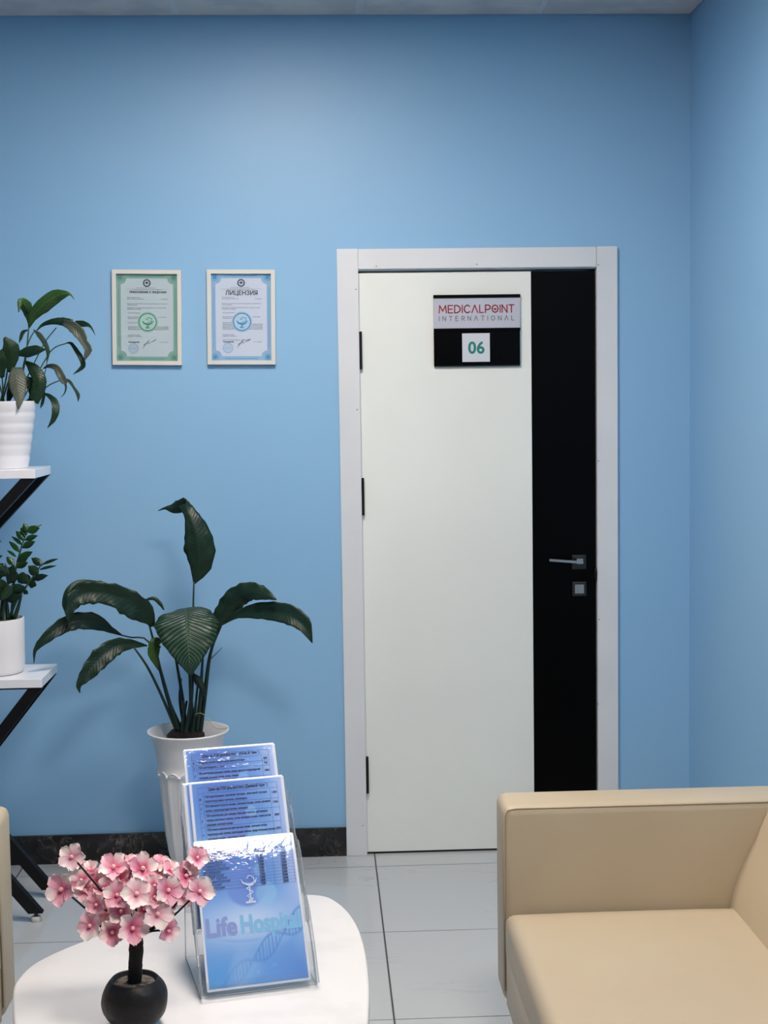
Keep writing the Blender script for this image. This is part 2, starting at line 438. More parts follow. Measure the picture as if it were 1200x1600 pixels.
for k, (px_, py_, s) in enumerate(PANELS):
    i = max(q for q in range(len(xs_)) if xs_[q] < px_); j = max(q for q in range(len(ys_)) if ys_[q] > py_)
    x0, x1, y0, y1 = xs_[i]+.012, xs_[i+1]-.012, ys_[j+1]+.012, ys_[j]-.012
    L = thing('ceiling_light', ((x0+x1)/2, (y0+y1)/2, ZC), 'square white LED panel in the tiled ceiling, '+('nearest the back wall', 'farther from the back wall')[k], 'ceiling light', 'LED panels in the ceiling')
    bm = bmesh.new(); e = .02
    for a in ((x0, x1, y0, y0+e), (x0, x1, y1-e, y1), (x0, x0+e, y0+e, y1-e), (x1-e, x1, y0+e, y1-e)): box(bm, *a, ZC-.004, ZC+.012)
    obj('frame', bm, M['ceil_bar'], L)
    obj('diffuser', bx(x0+e, x1-e, y0+e, y1-e, ZC-.001, ZC+.006), M['led'], L)

# ------------------------------------------------------------------ door and casing
def W(px, py, Y=0): return at(px, py, Y)
Y1 = -.014
bm = bmesh.new()
cw = .0705
box(bm, Xdl, Xdl+cw, Y1, 0, 0, Zt); box(bm, Xdr-cw, Xdr, Y1, 0, 0, Zt); box(bm, Xdl+cw+.0008, Xdr-cw-.0008, Y1+.001, 0, Zt-.068, Zt-.001)
bmesh.ops.bevel(bm, geom=bm.edges[:], offset=.0015, segments=2, affect='EDGES')
tr = struct('trim_1', bm, M['trim'])
bm = bmesh.new()                                # lining of the opening with the stop
ji, jo = Xdl+.0675, Xdr-.0675
box(bm, Xa, ji+.003, 0.0005, Wt, 0, Za-.0); box(bm, jo-.003, Xb, .0005, Wt, 0, Za); box(bm, ji, jo, .0005, Wt, Za-.005, Za)
box(bm, ji+.003, ji+.018, .048, Wt, 0, Za-.005); box(bm, jo-.018, jo-.003, .048, Wt, 0, Za-.005); box(bm, ji, jo, .048, Wt, Za-.02, Za-.005)
obj('lining', bm, M['trim'], tr)
bm = bmesh.new()                                # nail dots on the casing
for (px, py) in ((556, 452), (558, 640), (567, 1290), (588, 416), (745, 413), (935, 414), (935, 720), (936, 968), (934, 1100)):
    p = W(px, py, Y1-.0004); disc = [(p.x+.0022*math.cos(a), p.y, p.z+.0022*math.sin(a)) for a in [PI/4*k for k in range(8)]]
    prism(bm, disc, Vector((0, .001, 0)))
obj('nail_head', bm, M['ink_grey'], tr)
Yd = .002
lx0 = W(564.5, 800, Yd).x; lx1 = W(930, 800, Yd).x; lz1 = W(700, 425.5, Yd).z; sx0 = W(832, 800, Yd).x
lz0 = .008
dr = thing('door_1', ((lx0+lx1)/2, Yd, 0), 'white interior door with a black vertical glass strip and silver lever, in a white casing', 'door')
dr['kind'] = 'structure'
del dr['label']; del dr['category']
obj('door_leaf', bx(lx0, sx0, Yd, Yd+.04, lz0, lz1, r=.001, seg=1), M['leaf_white'], dr)
obj('black_strip', bx(sx0+.0004, lx1, Yd-.0005, Yd+.04, lz0, lz1, r=.001, seg=1), M['leaf_black'], dr)
for (ya, yb) in ((518, 577), (747, 805), (1183, 1240)):
    pa, pb = W(565, ya, -.012), W(566.5, yb, -.012)
    bm = bmesh.new(); xm = Xdl+cw+.004
    lathe(bm, [(0, pb.z), (.0055, pb.z), (.0055, pa.z), (0, pa.z)], (xm, -.008, 0), 16)
    box(bm, xm-.004, xm+.004, -.004, .0015, pb.z+.004, pa.z-.004)
    obj('hinge', bm, M['black_metal'], dr, smooth=True, auto=40)
# lever handle
p = W(904.5, 878, -.004); s = .0245
hd = obj('rose', bx(p.x-s, p.x+s, -.0105, Yd, p.z-s, p.z+s, r=.002, seg=2), M['steel'], dr)
bm = bmesh.new(); q = W(904.5, 876, -.03)
box(bm, q.x-.011, q.x+.011, -.052, -.010, q.z-.009, q.z+.009)
e_ = W(858, 875, -.05); b_ = Vector((q.x+.011, -.05, q.z-.004))
for v_ in [0]:
    dirv = (e_-b_)
    prism(bm, [b_+Vector((0, -.006, .0042)), b_+Vector((0, .006, .0042)), b_+Vector((0, .006, -.0042)), b_+Vector((0, -.006, -.0042))], dirv)
bmesh.ops.recalc_face_normals(bm, faces=bm.faces)
bmesh.ops.bevel(bm, geom=bm.edges[:], offset=.0012, segments=2, affect='EDGES')
obj('handle', bm, M['chrome'], dr)
p = W(905, 920, -.004)
lk = obj('lock_plate', bx(p.x-s, p.x+s, -.0085, Yd, p.z-s, p.z+s, r=.002, seg=2), M['steel'], dr)
bm = bx(p.x-.016, p.x+.016, -.0105, -.008, p.z-.016, p.z+.016, r=.001, seg=1)
box(bm, p.x-.006, p.x+.006, -.014, -.010, p.z-.014, p.z+.008)
obj('thumb_turn', bm, M['chrome'], lk)
p = W(930.5, 897, -.003)
bm = bmesh.new(); lathe(bm, [(0, p.z-.024), (.004, p.z-.018), (.006, p.z), (.004, p.z+.018), (0, p.z+.024)], (p.x+.001, -.002, 0), 12)
obj('latch_cover', bm, M['black_metal'], dr, smooth=True)
obj('door_gap_shade', bx(lx0, lx1, Yd+.006, Yd+.03, .0005, lz0), M['dark_gap'], dr)  # dark strip standing in for the shade in the gap under the leaf

# ------------------------------------------------------------------ sign on the door
def wallframe(px, py, Y):
    return frame_mat(at(px, py, Y), Vector((1, 0, 0)), Vector((0, 0, 1)))
def put(bm, mtx): bmesh.ops.transform(bm, matrix=mtx, verts=bm.verts); return bm
a, c = at(677, 461, -.01), at(813.5, 570, -.01)
sw, sh = c.x-a.x, a.z-c.z
sg = thing('door_sign', ((a.x+c.x)/2, Yd, c.z), 'black and silver room sign reading MEDICALPOINT INTERNATIONAL 06, fixed on the white door', 'sign')
Tm = frame_mat(Vector((a.x, -.010, c.z)), Vector((1, 0, 0)), Vector((0, 0, 1)))   # local z towards the camera
def lbox(x0, x1, y0, y1, z0, z1, r=0):
    return put(bx(x0, x1, y0, y1, z0, z1, r=r, seg=2), Tm)
zb = -.0115
obj('back_plate', lbox(.001, sw-.001, 0.002, sh-.001, zb, -.004), M['sign_black'], sg)
obj('top_rail', lbox(0, sw+.0005, sh-.011, sh, -.0042, .002, .0008), M['sign_black'], sg)
obj('middle_rail', lbox(0, sw, sh*.5-.004, sh*.5+.0065, -.0042, .0022, .0008), M['sign_black'], sg)
obj('name_insert', lbox(.001, sw-.0005, sh*.5+.0065, sh-.011, -.0041, -.001), M['sign_grey'], sg)
obj('lower_panel', lbox(0, sw-.0015, 0.0, sh*.5-.004, -.0042, .001, .001), M['sign_black'], sg)
obj('lower_lip', lbox(.001, sw-.0015, -.0035, 0.001, zb, -.003), M['steel'], sg)
x0 = (721.5-677)/136.5*sw; x1 = (765-677)/136.5*sw
cd = obj('number_card', lbox(x0, x1, .012, .012+(565-521)/109*sh, .0011, .002), M['card'], sg)
bm = bmesh.new(); text(bm, '06', (x0+x1)/2+.001, .0405, .056, 'CENTER', .0016, spacing=1.02); put(bm, Tm @ Matrix.Translation((0, 0, .0024)))
obj('number', bm, M['teal'], cd)
bm = bmesh.new()
ix0 = (686-677)/136.5*sw; iw = (803.5-686)/136.5*sw; yb = sh*.5+.0585
# MEDICALPOINT in thin geometric strokes, the A without its bar and a heart in the O
cap = .0255; lw = .0030
glyph = {'M': (1.15, [[(0, 0), (0.08, 1), (.5, .25), (.92, 1), (1, 0)]]), 'E': (.72, [[(1, 1), (0, 1), (0, 0), (1, 0)], [(0, .5), (.9, .5)]]),
 'D': (.92, [[(0, 0), (0, 1), (.45, 1), (.85, .8), (1, .5), (.85, .2), (.45, 0), (0, 0)]]), 'I': (.0, [[(0, 0), (0, 1)]]),
 'C': (.92, [[(.95, .85), (.7, 1), (.4, 1), (.1, .8), (0, .5), (.1, .2), (.4, 0), (.7, 0), (.95, .15)]]), 'A': (.95, [[(0, 0), (.5, 1), (1, 0)]]),
 'L': (.62, [[(0, 1), (0, 0), (1, 0)]]), 'P': (.75, [[(0, 0), (0, 1), (.65, 1), (1, .85), (1, .55), (.65, .4), (0, .4)]]),
 'O': (1.0, [[(.5, 1), (.15, .86), (0, .5), (.15, .14), (.5, 0), (.85, .14), (1, .5), (.85, .86), (.5, 1)]]), 'N': (.8, [[(0, 0), (0, 1), (1, 0), (1, 1)]]),
 'T': (.8, [[(0, 1), (1, 1)], [(.5, 1), (.5, 0)]]), 'R': (.72, [[(0, 0), (0, 1), (.65, 1), (1, .85), (1, .6), (.65, .45), (0, .45)], [(.5, .45), (1, 0)]])}
def geo_text(bm, s, x, y, capw, h, wdt, lw, gap):
    tot = sum(glyph[ch][0] for ch in s)*capw+gap*(len(s)-1); k = (wdt)/tot; xx = x
    for ch in s:
        gw = glyph[ch][0]*capw*k
        for st in glyph[ch][1]:
            P3 = [Vector((xx+p_[0]*gw, y+p_[1]*h)) for p_ in st]
            for a_, b_2 in zip(P3, P3[1:]):
                e2 = (b_2-a_).normalized()*lw*.42; ribbon(bm, [tuple(a_-e2), tuple(b_2+e2)], lw)
        if ch == 'O' and h > .02:
            cx_, cy_ = xx+gw/2, y+h*.45
            pts = []
            for q_ in range(20):
                a_ = 2*PI*q_/20
                pts.append(bm.verts.new((cx_+16*math.sin(a_)**3*h/75, cy_+(13*math.cos(a_)-5*math.cos(2*a_)-2*math.cos(3*a_)-math.cos(4*a_))*h/75, 0)))
            bm.faces.new(pts)
        xx += gw+gap*k
geo_text(bm, 'MEDICALPOINT', ix0, yb, .023, .0245, iw, .0040, .0075)
put(bm, Tm @ Matrix.Translation((0, 0, -.0007)))
obj('red_lettering', bm, M['red'], sg)
bm = bmesh.new(); geo_text(bm, 'INTERNATIONAL', ix0, yb-.0265, .011, .0150, iw, .0021, .0105)
put(bm, Tm @ Matrix.Translation((0, 0, -.0007)))
obj('grey_lettering', bm, M['sgrey'], sg)

# ------------------------------------------------------------------ framed certificates
def words(n, seed):
    r = random.Random(seed); return n
def certificate(c4, label, green):
    tl, tr_, br, bl = [at(x, y, -.018) for x, y in c4]
    o = (bl)
    ex = (br-bl); wd = ex.length; ey = (tl-bl); ht = ey.length
    T = frame_mat(o, ex, ey)
    base = Vector(((bl.x+br.x)/2, 0, bl.z))
    t_ = thing('picture_frame', base, label, 'picture frame', 'framed certificates on the blue wall')
    fwid = .0135
    bm = bmesh.new()
    # mitred moulding
    O = [(0, 0), (wd, 0), (wd, ht), (0, ht)]; I = [(fwid, fwid), (wd-fwid, fwid), (wd-fwid, ht-fwid), (fwid, ht-fwid)]
    for k in range(4):
        k2 = (k+1) % 4
        prism(bm, [(*O[k], -.016), (*O[k2], -.016), (*I[k2], -.016), (*I[k], -.016)], Vector((0, 0, .016)))
    bmesh.ops.recalc_face_normals(bm, faces=bm.faces)
    obj('moulding', put(bm, T), M['frame_white'], t_)
    bm = bmesh.new(); box(bm, .004, wd-.004, .004, ht-.004, -.0155, -.009)
    dc = obj('document', put(bm, T), M['print_green'] if green else M['print_blue'], t_)
    i0 = fwid; iw_ = wd-2*fwid; ih = ht-2*fwid
    bm = bmesh.new()
    bd = .0145
    px0, px1, py0, py1 = i0+bd, wd-i0-bd, i0+bd, ht-i0-bd
    rr = .019
    pts = []
    for (cx_, cy_, a0) in ((px1, py1, -90), (px0, py1, 0), (px0, py0, 90), (px1, py0, 180)):   # concave corners
        for k in range(7):
            a_ = math.radians(a0-15*k); pts.append((cx_+rr*math.cos(a_)*1, cy_+rr*math.sin(a_)))
    # order: corner arcs run so that the outline is the paper inside
    pts = []
    for (cx_, cy_, s0, s1) in ((px1, py1, 270, 180), (px0, py1, 360, 270), (px0, py0, 90, 0), (px1, py0, 180, 90)):
        for k in range(7):
            a_ = math.radians(s0+(s1-s0)*k/6); pts.append((cx_+rr*math.cos(a_), cy_+rr*math.sin(a_)))
    bm.faces.new([bm.verts.new((x, y, -.0088)) for x, y in pts])
    obj('paper_field', put(bm, T), M['paper_green'] if green else M['paper_blue'], dc)
    bm = bmesh.new()
    for (cx_, cy_) in ((px0, py0), (px1, py0), (px0, py1), (px1, py1)):
        dx = -.003 if cx_ < wd/2 else .003; dy = -.003 if cy_ < ht/2 else .003
        disc2d(bm, cx_+dx, cy_+dy, .0075, -.0086); ring2d(bm, cx_+dx, cy_+dy, .0105, .0120, -.0086)
    for yy in (i0+bd*.45, ht-i0-bd*.45):
        rect(bm, px0+.03, px1-.03, yy-.0008, yy+.0008, -.0086)
    for xx in (i0+bd*.5, wd-i0-bd*.5):
        rect(bm, xx-.0006, xx+.0006, py0+.03, py1-.03, -.0086)
    obj('corner_ornament', put(bm, T), M['print_green2'] if green else M['print_blue2'], dc)
    # emblem on top
    bm = bmesh.new(); ex_, ey_ = wd/2, ht*.862
    ring2d(bm, ex_, ey_, .0085, .0125, -.0085); disc2d(bm, ex_, ey_+.001, .0042, -.0085)
    ribbon(bm, [(ex_-.007, ey_-.002), (ex_-.003, ey_+.003), (ex_, ey_-.005), (ex_+.003, ey_+.003), (ex_+.007, ey_-.002)], .0022, -.0084)
    for k in range(16):
        a_ = 2*PI*k/16; ribbon(bm, [(ex_+.012*math.cos(a_), ey_+.012*math.sin(a_)), (ex_+.0138*math.cos(a_), ey_+.0138*math.sin(a_))], .0016, -.0085)
    obj('emblem', put(bm, T), M['ink_dark'], dc)
    # lettering
    L0, L1 = wd*.215, wd*.80
    bm = bmesh.new()
    def ln(s, yf, x0f, x1f, size, bold=0, mi=0):
        text(bm, s, wd*x0f, ht*yf, size, 'LEFT', bold, width=wd*(x1f-x0f), mi=mi)
    if green: ln('ПРИЛОЖЕНИЕ К ЛИЦЕНЗИИ', .756, .25, .78, .0098, .00035, 1)
    else: ln('ЛИЦЕНЗИЯ', .735, .27, .74, .0205, .0005, 1)
    ln('МИНИСТЕРСТВО ЗДРАВООХРАНЕНИЯ', .807, .35, .62, .0042)
    rect(bm, wd*.20, wd*.81, ht*.797, ht*.7985, -.0)
    ln('КЫРГЫЗСКОЙ РЕСПУБЛИКИ', .788, .3, .7, .004)
    rows = [('Регистрационный номер', .705, .215, .40), ('Дата выдачи лицензии', .690, .215, .46), ('Серия', .690, .70, .80),
      ('Выдана юридическому лицу на медицинскую деятельность', .640, .215, .80), ('в области здравоохранения', .625, .215, .36),
      ('Разрешается осуществление деятельности согласно закону', .597, .215, .78), ('Юридический адрес', .583, .215, .42),
      ('Срок действия лицензии', .543, .22, .40), ('Лицензиат обязан соблюдать требования', .500, .22, .38), ('условия лицензии', .500, .66, .78), ('Основание выдачи', .485, .22, .36),
      ('Настоящая лицензия', .440, .22, .37), ('Перечень разрешенных видов деятельности', .398, .22, .38), ('указан в приложении', .398, .62, .81),
      ('Диагностика терапия хирургия лабораторные исследования', .384, .22, .81), ('ультразвуковая и функциональная диагностика', .370, .22, .81),
      ('Руководитель органа', .310, .22, .39), ('выдавшего лицензию', .296, .22, .42)]
    if not green: rows += [('педиатрия гинекология урология кардиология', .425, .22, .81), ('стоматология неврология', .412, .22, .81), ('Дата окончания действия', .255, .22, .64)]
    for s_, yf, xa_, xb_ in rows: ln(s_, yf, xa_, xb_, .0050)
    ln('Руководитель', .235, .23, .39, .0058, .0003, 1); ln('М. П. Подпись', .235, .68, .80, .005)
    obj('lettering', put(bm, T @ Matrix.Translation((0, 0, -.0083))), [M['ink_grey'], M['ink_dark']], dc)
    # round seal with bowl and snake
    bm = bmesh.new(); cx_, cy_ = wd*.508, ht*.452
    disc2d(bm, cx_, cy_, .034, -.0082, 1, 40); ring2d(bm, cx_, cy_, .0270, .0305, -.0080, 0, 40); ring2d(bm, cx_, cy_, .0330, .0336, -.0080, 0, 40)
    ribbon(bm, [(cx_-.017, cy_+.004), (cx_-.012, cy_-.004), (cx_, cy_-.008), (cx_+.012, cy_-.004), (cx_+.019, cy_+.004)], [.002, .005, .006, .005, .002], -.0078)
    ribbon(bm, [(cx_, cy_-.008), (cx_, cy_-.018)], .003, -.0078); ribbon(bm, [(cx_-.007, cy_-.019), (cx_+.007, cy_-.019)], .003, -.0078)
    ribbon(bm, [(cx_-.006, cy_-.016), (cx_+.006, cy_-.012), (cx_-.004, cy_-.004), (cx_+.012, cy_+.002), (cx_+.014, cy_+.012), (cx_+.002, cy_+.015), (cx_-.006, cy_+.009), (cx_+.002, cy_+.007)], .0022, -.0077)
    obj('round_seal', put(bm, T), [M['print_green2'] if green else M['print_blue2'], mat('seal_tint', srgb(176, 214, 204) if green else srgb(184, 214, 238), .6)], dc)
    bm = bmesh.new(); disc2d(bm, wd*.30, ht*.175, .0175, -.0082, 0, 32); ring2d(bm, wd*.30, ht*.175, .0145, .0152, -.0080, 1, 32); ring2d(bm, wd*.30, ht*.175, .0165, .0175, -.0080, 1, 32)
    text(bm, 'печать', wd*.30, ht*.168, .007, 'CENTER', mi=1, xform=Matrix.Translation((0, 0, -.008)))
    obj('stamp', put(bm, T), [mat('stamp_tint', srgb(178, 200, 218) if green else srgb(190, 210, 236), .6), M['stamp']], dc)
    bm = bmesh.new()
    sgp = [(.43, .175), (.46, .20), (.53, .265), (.49, .235), (.45, .215), (.455, .205), (.50, .235), (.52, .24), (.51, .222), (.535, .232), (.56, .245), (.60, .262), (.63, .272), (.58, .24)]
    sgp = catmull([(wd*x, ht*y, 0) for x, y in sgp], 60)
    ribbon(bm, [(p_.x, p_.y) for p_ in sgp], .0009, -.0079)
    obj('signature', put(bm, T), M['ink_dark'], dc)
    bm = bmesh.new(); box(bm, fwid*.7, wd-fwid*.7, fwid*.7, ht-fwid*.7, -.0060, -.0050)
    obj('glass', put(bm, T), M['glass'], t_)
    return t_
certificate(((174, 421), (282, 421.5), (284, 570.5), (176, 570)), 'cream framed certificate with a green ornamental border, left of the pair on the blue wall', True)
certificate(((321, 421), (428, 421), (430.5, 569.5), (324.5, 569.5)), 'cream framed licence with a light blue border, nearer the door on the blue wall', False)

# ------------------------------------------------------------------ shelf unit with crossed legs
ys0, ys1 = -D+4.28, -D+4.53                 # front and back of the shelves
sxr = (at(61, 1061, ys0).x+at(58.5, 733.5, ys0).x)/2
sxl = sxr-.62
zs = [onz(0, 0, 1).z]*0 + [at(61, 1061, ys0).z, at(58.5, 733.5, ys0).z]
unit = thing('shelf_unit', ((sxl+sxr)/2, (ys0+ys1)/2, 0), 'white shelves on black crossed metal legs, holding two potted plants at the left edge', 'shelf')
th = .0265
for z in zs:
    obj('shelf', bx(sxl, sxr, ys0, ys1, z-th, z, r=.001, seg=1), M['white_lacq'], unit)
def bar(bm, A, B, wz, y0, y1):
    """flat bar between A and B (x,z), vertical thickness wz, from y0 to y1"""
    (xa, za), (xb, zb_) = A, B
    prism(bm, [(xa-wz, y0, za), (xa, y0, za), (xb, y0, zb_), (xb-wz, y0, zb_)], Vector((0, y1-y0, 0)))
tube_w = .030
def crossed(zlo, zhi, xr_lo, xr_hi, both=True):
    hw = .043
    xl_lo = sxl+(sxr-xr_lo); xl_hi = sxl+(sxr-xr_hi)
    for (y0, y1) in ((ys0+.004, ys0+.004+tube_w), (ys1-.004-tube_w, ys1-.004)):
        bm = bmesh.new(); bar(bm, (xr_hi, zhi), (xl_lo+hw, zlo), hw, y0, y1); bmesh.ops.recalc_face_normals(bm, faces=bm.faces)
        obj('crossed_leg', bm, M['shelf_frame'], unit)
        if not both: continue
        bm = bmesh.new(); bar(bm, (xl_hi+hw, zhi), (xr_lo, zlo), hw, y0+.001, y1-.001); bmesh.ops.recalc_face_normals(bm, faces=bm.faces)
        obj('crossed_leg', bm, M['shelf_frame'], unit)
foot = at(68, 1431, ys0+.02)
crossed(.028, zs[0]-th-.004, foot.x, sxr-.001)
crossed(zs[0], zs[1]-th, sxr-.001, sxr-.0, False)
for (y0) in (ys0+.012, ys1-.03):
    obj('rail', bx(sxl+.02, sxr-.02, y0, y0+.016, zs[0]-th-.006, zs[0]-th), M['shelf_frame'], unit)
for y0 in (ys0+.019, ys1-.019):
    for xx in (foot.x-.022, sxl+(sxr-foot.x)+.022):
        bm = bmesh.new(); lathe(bm, [(0, 0), (.0145, 0), (.0155, .003), (.0155, .013), (.013, .016), (0, .016)], (xx, y0, 0), 24)
        f_ = obj('foot_glide', bm, M['glide'], unit, smooth=True, auto=40)
        bm = bmesh.new(); lathe(bm, [(0, .016), (.006, .016), (.006, .029), (0, .029)], (xx, y0, 0), 12)
        obj('foot_screw', bm, M['steel'], f_, smooth=True, auto=40)

# ------------------------------------------------------------------ leaves
def leaf(path, wl, wr, Y=None, fold=.0, ruffle=.0, seed=0, n=22, droop=None, face=None):
    """path: (px,py,Y); wl/wr half widths in px on both sides; fold pushes the edges back(+)/forward(-)"""
    rnd = random.Random(seed)
    P = catmull([at(p[0], p[1], (p[2] if len(p) > 2 else Y)) for p in path], n)
    bm = bmesh.new(); uvl = bm.loops.layers.uv.new('UVMap')
    K = 4; rows = []
    ph = rnd.random()*6
    for i, p in enumerate(P):
        s_ = i/n; d = (P[min(i+1, n)]-P[max(i-1, 0)]).normalized()
        vdir = (p-CAM).normalized()
        side = d.cross(vdir)
        side = side.normalized() if side.length > 1e-4 else RI.copy()
        dist = (p-CAM).dot(fw); pxm = dist/F
        a_, b_ = max(0.02, interp(wl, s_))*pxm, max(0.02, interp(wr, s_))*pxm
        row = []
        for k in range(-K, K+1):
            f = k/K; ww = a_ if k < 0 else b_
            off = side*(f*ww)
            dep = fold*abs(f)*ww*1.0 + ruffle*math.sin(s_*38+ph+(2 if k < 0 else 0))*abs(f)**2*min(a_, b_)*.5
            inw = 1+ruffle*.12*math.sin(s_*55+ph*2+(k > 0)*2)*(abs(f) > .9)
            row.append((bm.verts.new(p-off*inw+vdir*dep), .5+.5*f, s_))
        rows.append(row)
    for i in range(n):
        for k in range(2*K):
            q = (rows[i][k], rows[i][k+1], rows[i+1][k+1], rows[i+1][k])
            fa = bm.faces.new([z[0] for z in q])
            for lp, z in zip(fa.loops, q): lp[uvl].uv = (z[1], z[2])
    return bm
def add_leaf(parent, material, *a, **k):
    o = obj('leaf', leaf(*a, **k), material, parent, smooth=True)
    s_ = o.modifiers.new('thickness', 'SOLIDIFY'); s_.thickness = .0007; s_.offset = 0
    return o
def add_stalk(parent, material, pts, r, name='leaf_stalk', n=14):
    bm = bmesh.new(); tube(bm, [at(*p) for p in pts], r, 8, n)
    return obj(name, bm, material, parent, smooth=True)

# ---- tall planter with large peace lily
pc = at(294, 1140, -.36); pz = pc.z; pr = .5*(at(358, 1137, -.36)-at(230, 1137, -.36)).length
lily = thing('potted_peace_lily', (pc.x, pc.y, 0), 'large dark green peace lily in a tall pale fluted planter on the floor', 'potted plant')
prof = [(0, 0), (.088, 0), (.092, .004), (.088, .02), (.070, .034), (.052, .05), (.045, .064), (.047, .078), (.056, .10), (.068, .135), (.078, .20), (.087, .30), (.094, .385), (.0965, .402), (.099, .405), (.099, .412), (.0965, .416), (.100, .44), (.108, .48), (.1145, .52), (pr*.985, pz-.006), (pr, pz), (pr-.004, pz+.001), (pr*.955, pz-.006), (.112, .52), (.1, .48), (.094, .44), (.090, .415), (.0, .415)]
def flute(a, z):
    if .10 < z < .40: return 1+.028*(max(0, math.cos(a*14))**.5 if math.cos(a*14) > 0 else 0)*min(1, (z-.10)/.04)*min(1, (.40-z)/.02) 
    return 1
bm = bmesh.new()
dense = []
for i in range(len(prof)-1):
    k = max(1, int(abs(prof[i+1][1]-prof[i][1])/.02)) if i < 12 else 1
    for j in range(k): f = j/k; dense.append((prof[i][0]*(1-f)+prof[i+1][0]*f, prof[i][1]*(1-f)+prof[i+1][1]*f))
dense.append(prof[-1])
lathe(bm, dense, (pc.x, pc.y, 0), 140, wob=flute)
planter = obj('planter', bm, M['pot_plastic'], lily, smooth=True)
bm = bmesh.new()                                   # small moulded swags under the rim
for k in range(14):
    a0 = 2*PI*(k+.5)/14; pts = []
    for j in range(7):
        a_ = a0+(j/6-.5)*2*PI/14; pts.append((pc.x+.0985*math.cos(a_), pc.y+.0985*math.sin(a_), .405+.012*math.cos((j/6-.5)*PI)))
    tube(bm, pts, .0022, 6)
    sphere(bm, (pc.x+.1*math.cos(a0+PI/14), pc.y+.1*math.sin(a0+PI/14), .405), .0055, 8, 6)
obj('moulded_rim_ornament', bm, M['pot_plastic'], planter, smooth=True)
bm = bmesh.new(); lathe(bm, [(0, .05), (.045, .045), (.060, .03), (.060, .0), (0, 0)], (pc.x-.008, pc.y, pz-.045), 24)
obj('soil', bm, M['soil'], lily, smooth=True)
Y0 = pc.y
def S_(pts, r=(.0048, .0042, .0035), mt='stalk'): add_stalk(lily, M[mt], pts, list(r))
zb_px = 1150
S_([(296, 1148, Y0), (300, 1080, Y0-.01), (303, 1000, Y0), (302, 950, Y0+.03), (303, 908, Y0+.04)], (.0055, .005, .004, .003, .0025))
S_([(287, 1148, Y0+.01), (262, 1090, Y0+.01), (242, 1010, Y0), (233, 975, Y0)], (.0068, .006, .004, .003))
S_([(283, 1148, Y0-.02), (268, 1110, Y0-.02), (248, 1040, Y0-.01), (230, 1000, Y0), (205, 996, Y0), (188, 992, Y0)], (.0075, .007, .005, .003, .0025, .002))
S_([(277, 1146, Y0-.02), (256, 1095, Y0-.03), (232, 1045, Y0-.03), (209, 1011, Y0-.03)], (.005, .0048, .004, .003))
S_([(292, 1149, Y0), (285, 1090, Y0), (275, 1030, Y0+.02), (268, 990, Y0+.02)], (.0062, .0055, .004, .003))
S_([(298, 1149, Y0-.02), (298, 1090, Y0-.03), (295, 1020, Y0-.02), (292, 960, Y0)], (.0062, .0055, .0045, .004))
S_([(312, 1148, Y0), (320, 1085, Y0), (329, 1020, Y0), (345, 978, Y0)], (.0085, .0075, .005, .004))
S_([(306, 1149, Y0-.02), (313, 1090, Y0-.03), (316, 1040, Y0-.02), (318, 1015, Y0)], (.0065, .006, .004, .003))
S_([(302, 1149, Y0+.02), (306, 1100, Y0+.02), (310, 1060, Y0+.02)], (.0045, .004, .003))
S_([(289, 1149, Y0+.03), (281, 1095, Y0+.03), (283, 1060, Y0+.03)], (.0045, .004, .003))
S_([(324, 1034, Y0), (336, 1023, Y0), (347, 1012, Y0)], (.0018, .0014, .0008))
for k, (xa, xb, dy) in enumerate(((280, 292, .03), (290, 297, -.04), (303, 300, .04), (309, 314, .02), (285, 287, -.03), (300, 306, -.03))):
    S_([(xa, 1149, Y0+dy), ((xa+xb)/2, 1125, Y0+dy), (xb, 1095, Y0+dy)], (.0075, .006, .003))
LL = M['lily']
# top leaf, tip curling left
add_leaf(lily, LL, [(303, 913, Y0+.04), (309, 888, Y0+.03), (312, 858, Y0+.02), (306, 828, Y0+.02), (297, 805, Y0+.03), (289, 792, Y0+.05), (283, 783, Y0+.08)], [1, 12, 26, 18, 9, 8, 6], [1, 20, 25, 20, 12, 10, 8], fold=.3, ruffle=.3, seed=1).data.materials[0]
add_leaf(lily, M['lily_mid'], [(289, 779, Y0+.05), (280, 790, Y0+.07), (270, 794, Y0+.09), (258, 794, Y0+.10), (247, 798, Y0+.11)], [2, 12, 8, 2, .4], [3, 10, 7, 2, .4], fold=.5, seed=2)
# left upper leaf
add_leaf(lily, LL, [(240, 978, Y0), (228, 956, Y0-.02), (203, 938, Y0-.05), (172, 929, Y0-.08), (140, 926, Y0-.10), (118, 936, Y0-.12), (108, 956, Y0-.13), (108, 974, Y0-.13)], [4, 22, 26, 16, 18, 14, 7, .5], [2, 14, 16, 18, 18, 14, 7, .5], fold=-.3, ruffle=.75, seed=3)
add_leaf(lily, M['lily_mid'], [(165, 911, Y0-.05), (140, 909, Y0-.08), (120, 912, Y0-.10), (107, 925, Y0-.12), (102, 945, Y0-.12), (107, 962, Y0-.12)], [1, 8, 12, 12, 9, 2], [1, 3, 5, 6, 5, 2], fold=.5, seed=4)
# left middle leaf
add_leaf(lily, LL, [(191, 993, Y0), (172, 983, Y0-.02), (148, 971, Y0-.05), (118, 970, Y0-.08), (92, 980, Y0-.1), (68, 1000, Y0-.12), (55, 1016, Y0-.12), (53, 1036, Y0-.12)], [1, 6, 14, 14, 13, 8, 3, .5], [1, 5, 13, 13, 10, 7, 3, .5], fold=-.3, ruffle=.6, seed=5)
# left lower leaf
add_leaf(lily, LL, [(230, 1009, Y0), (205, 1006, Y0-.03), (180, 1010, Y0-.06), (157, 1028, Y0-.09), (138, 1050, Y0-.11), (123, 1070, Y0-.12), (125, 1083, Y0-.12)], [1, 8, 15, 16, 13, 5, .5], [1, 7, 13, 16, 12, 4, .5], fold=-.3, ruffle=.6, seed=6)
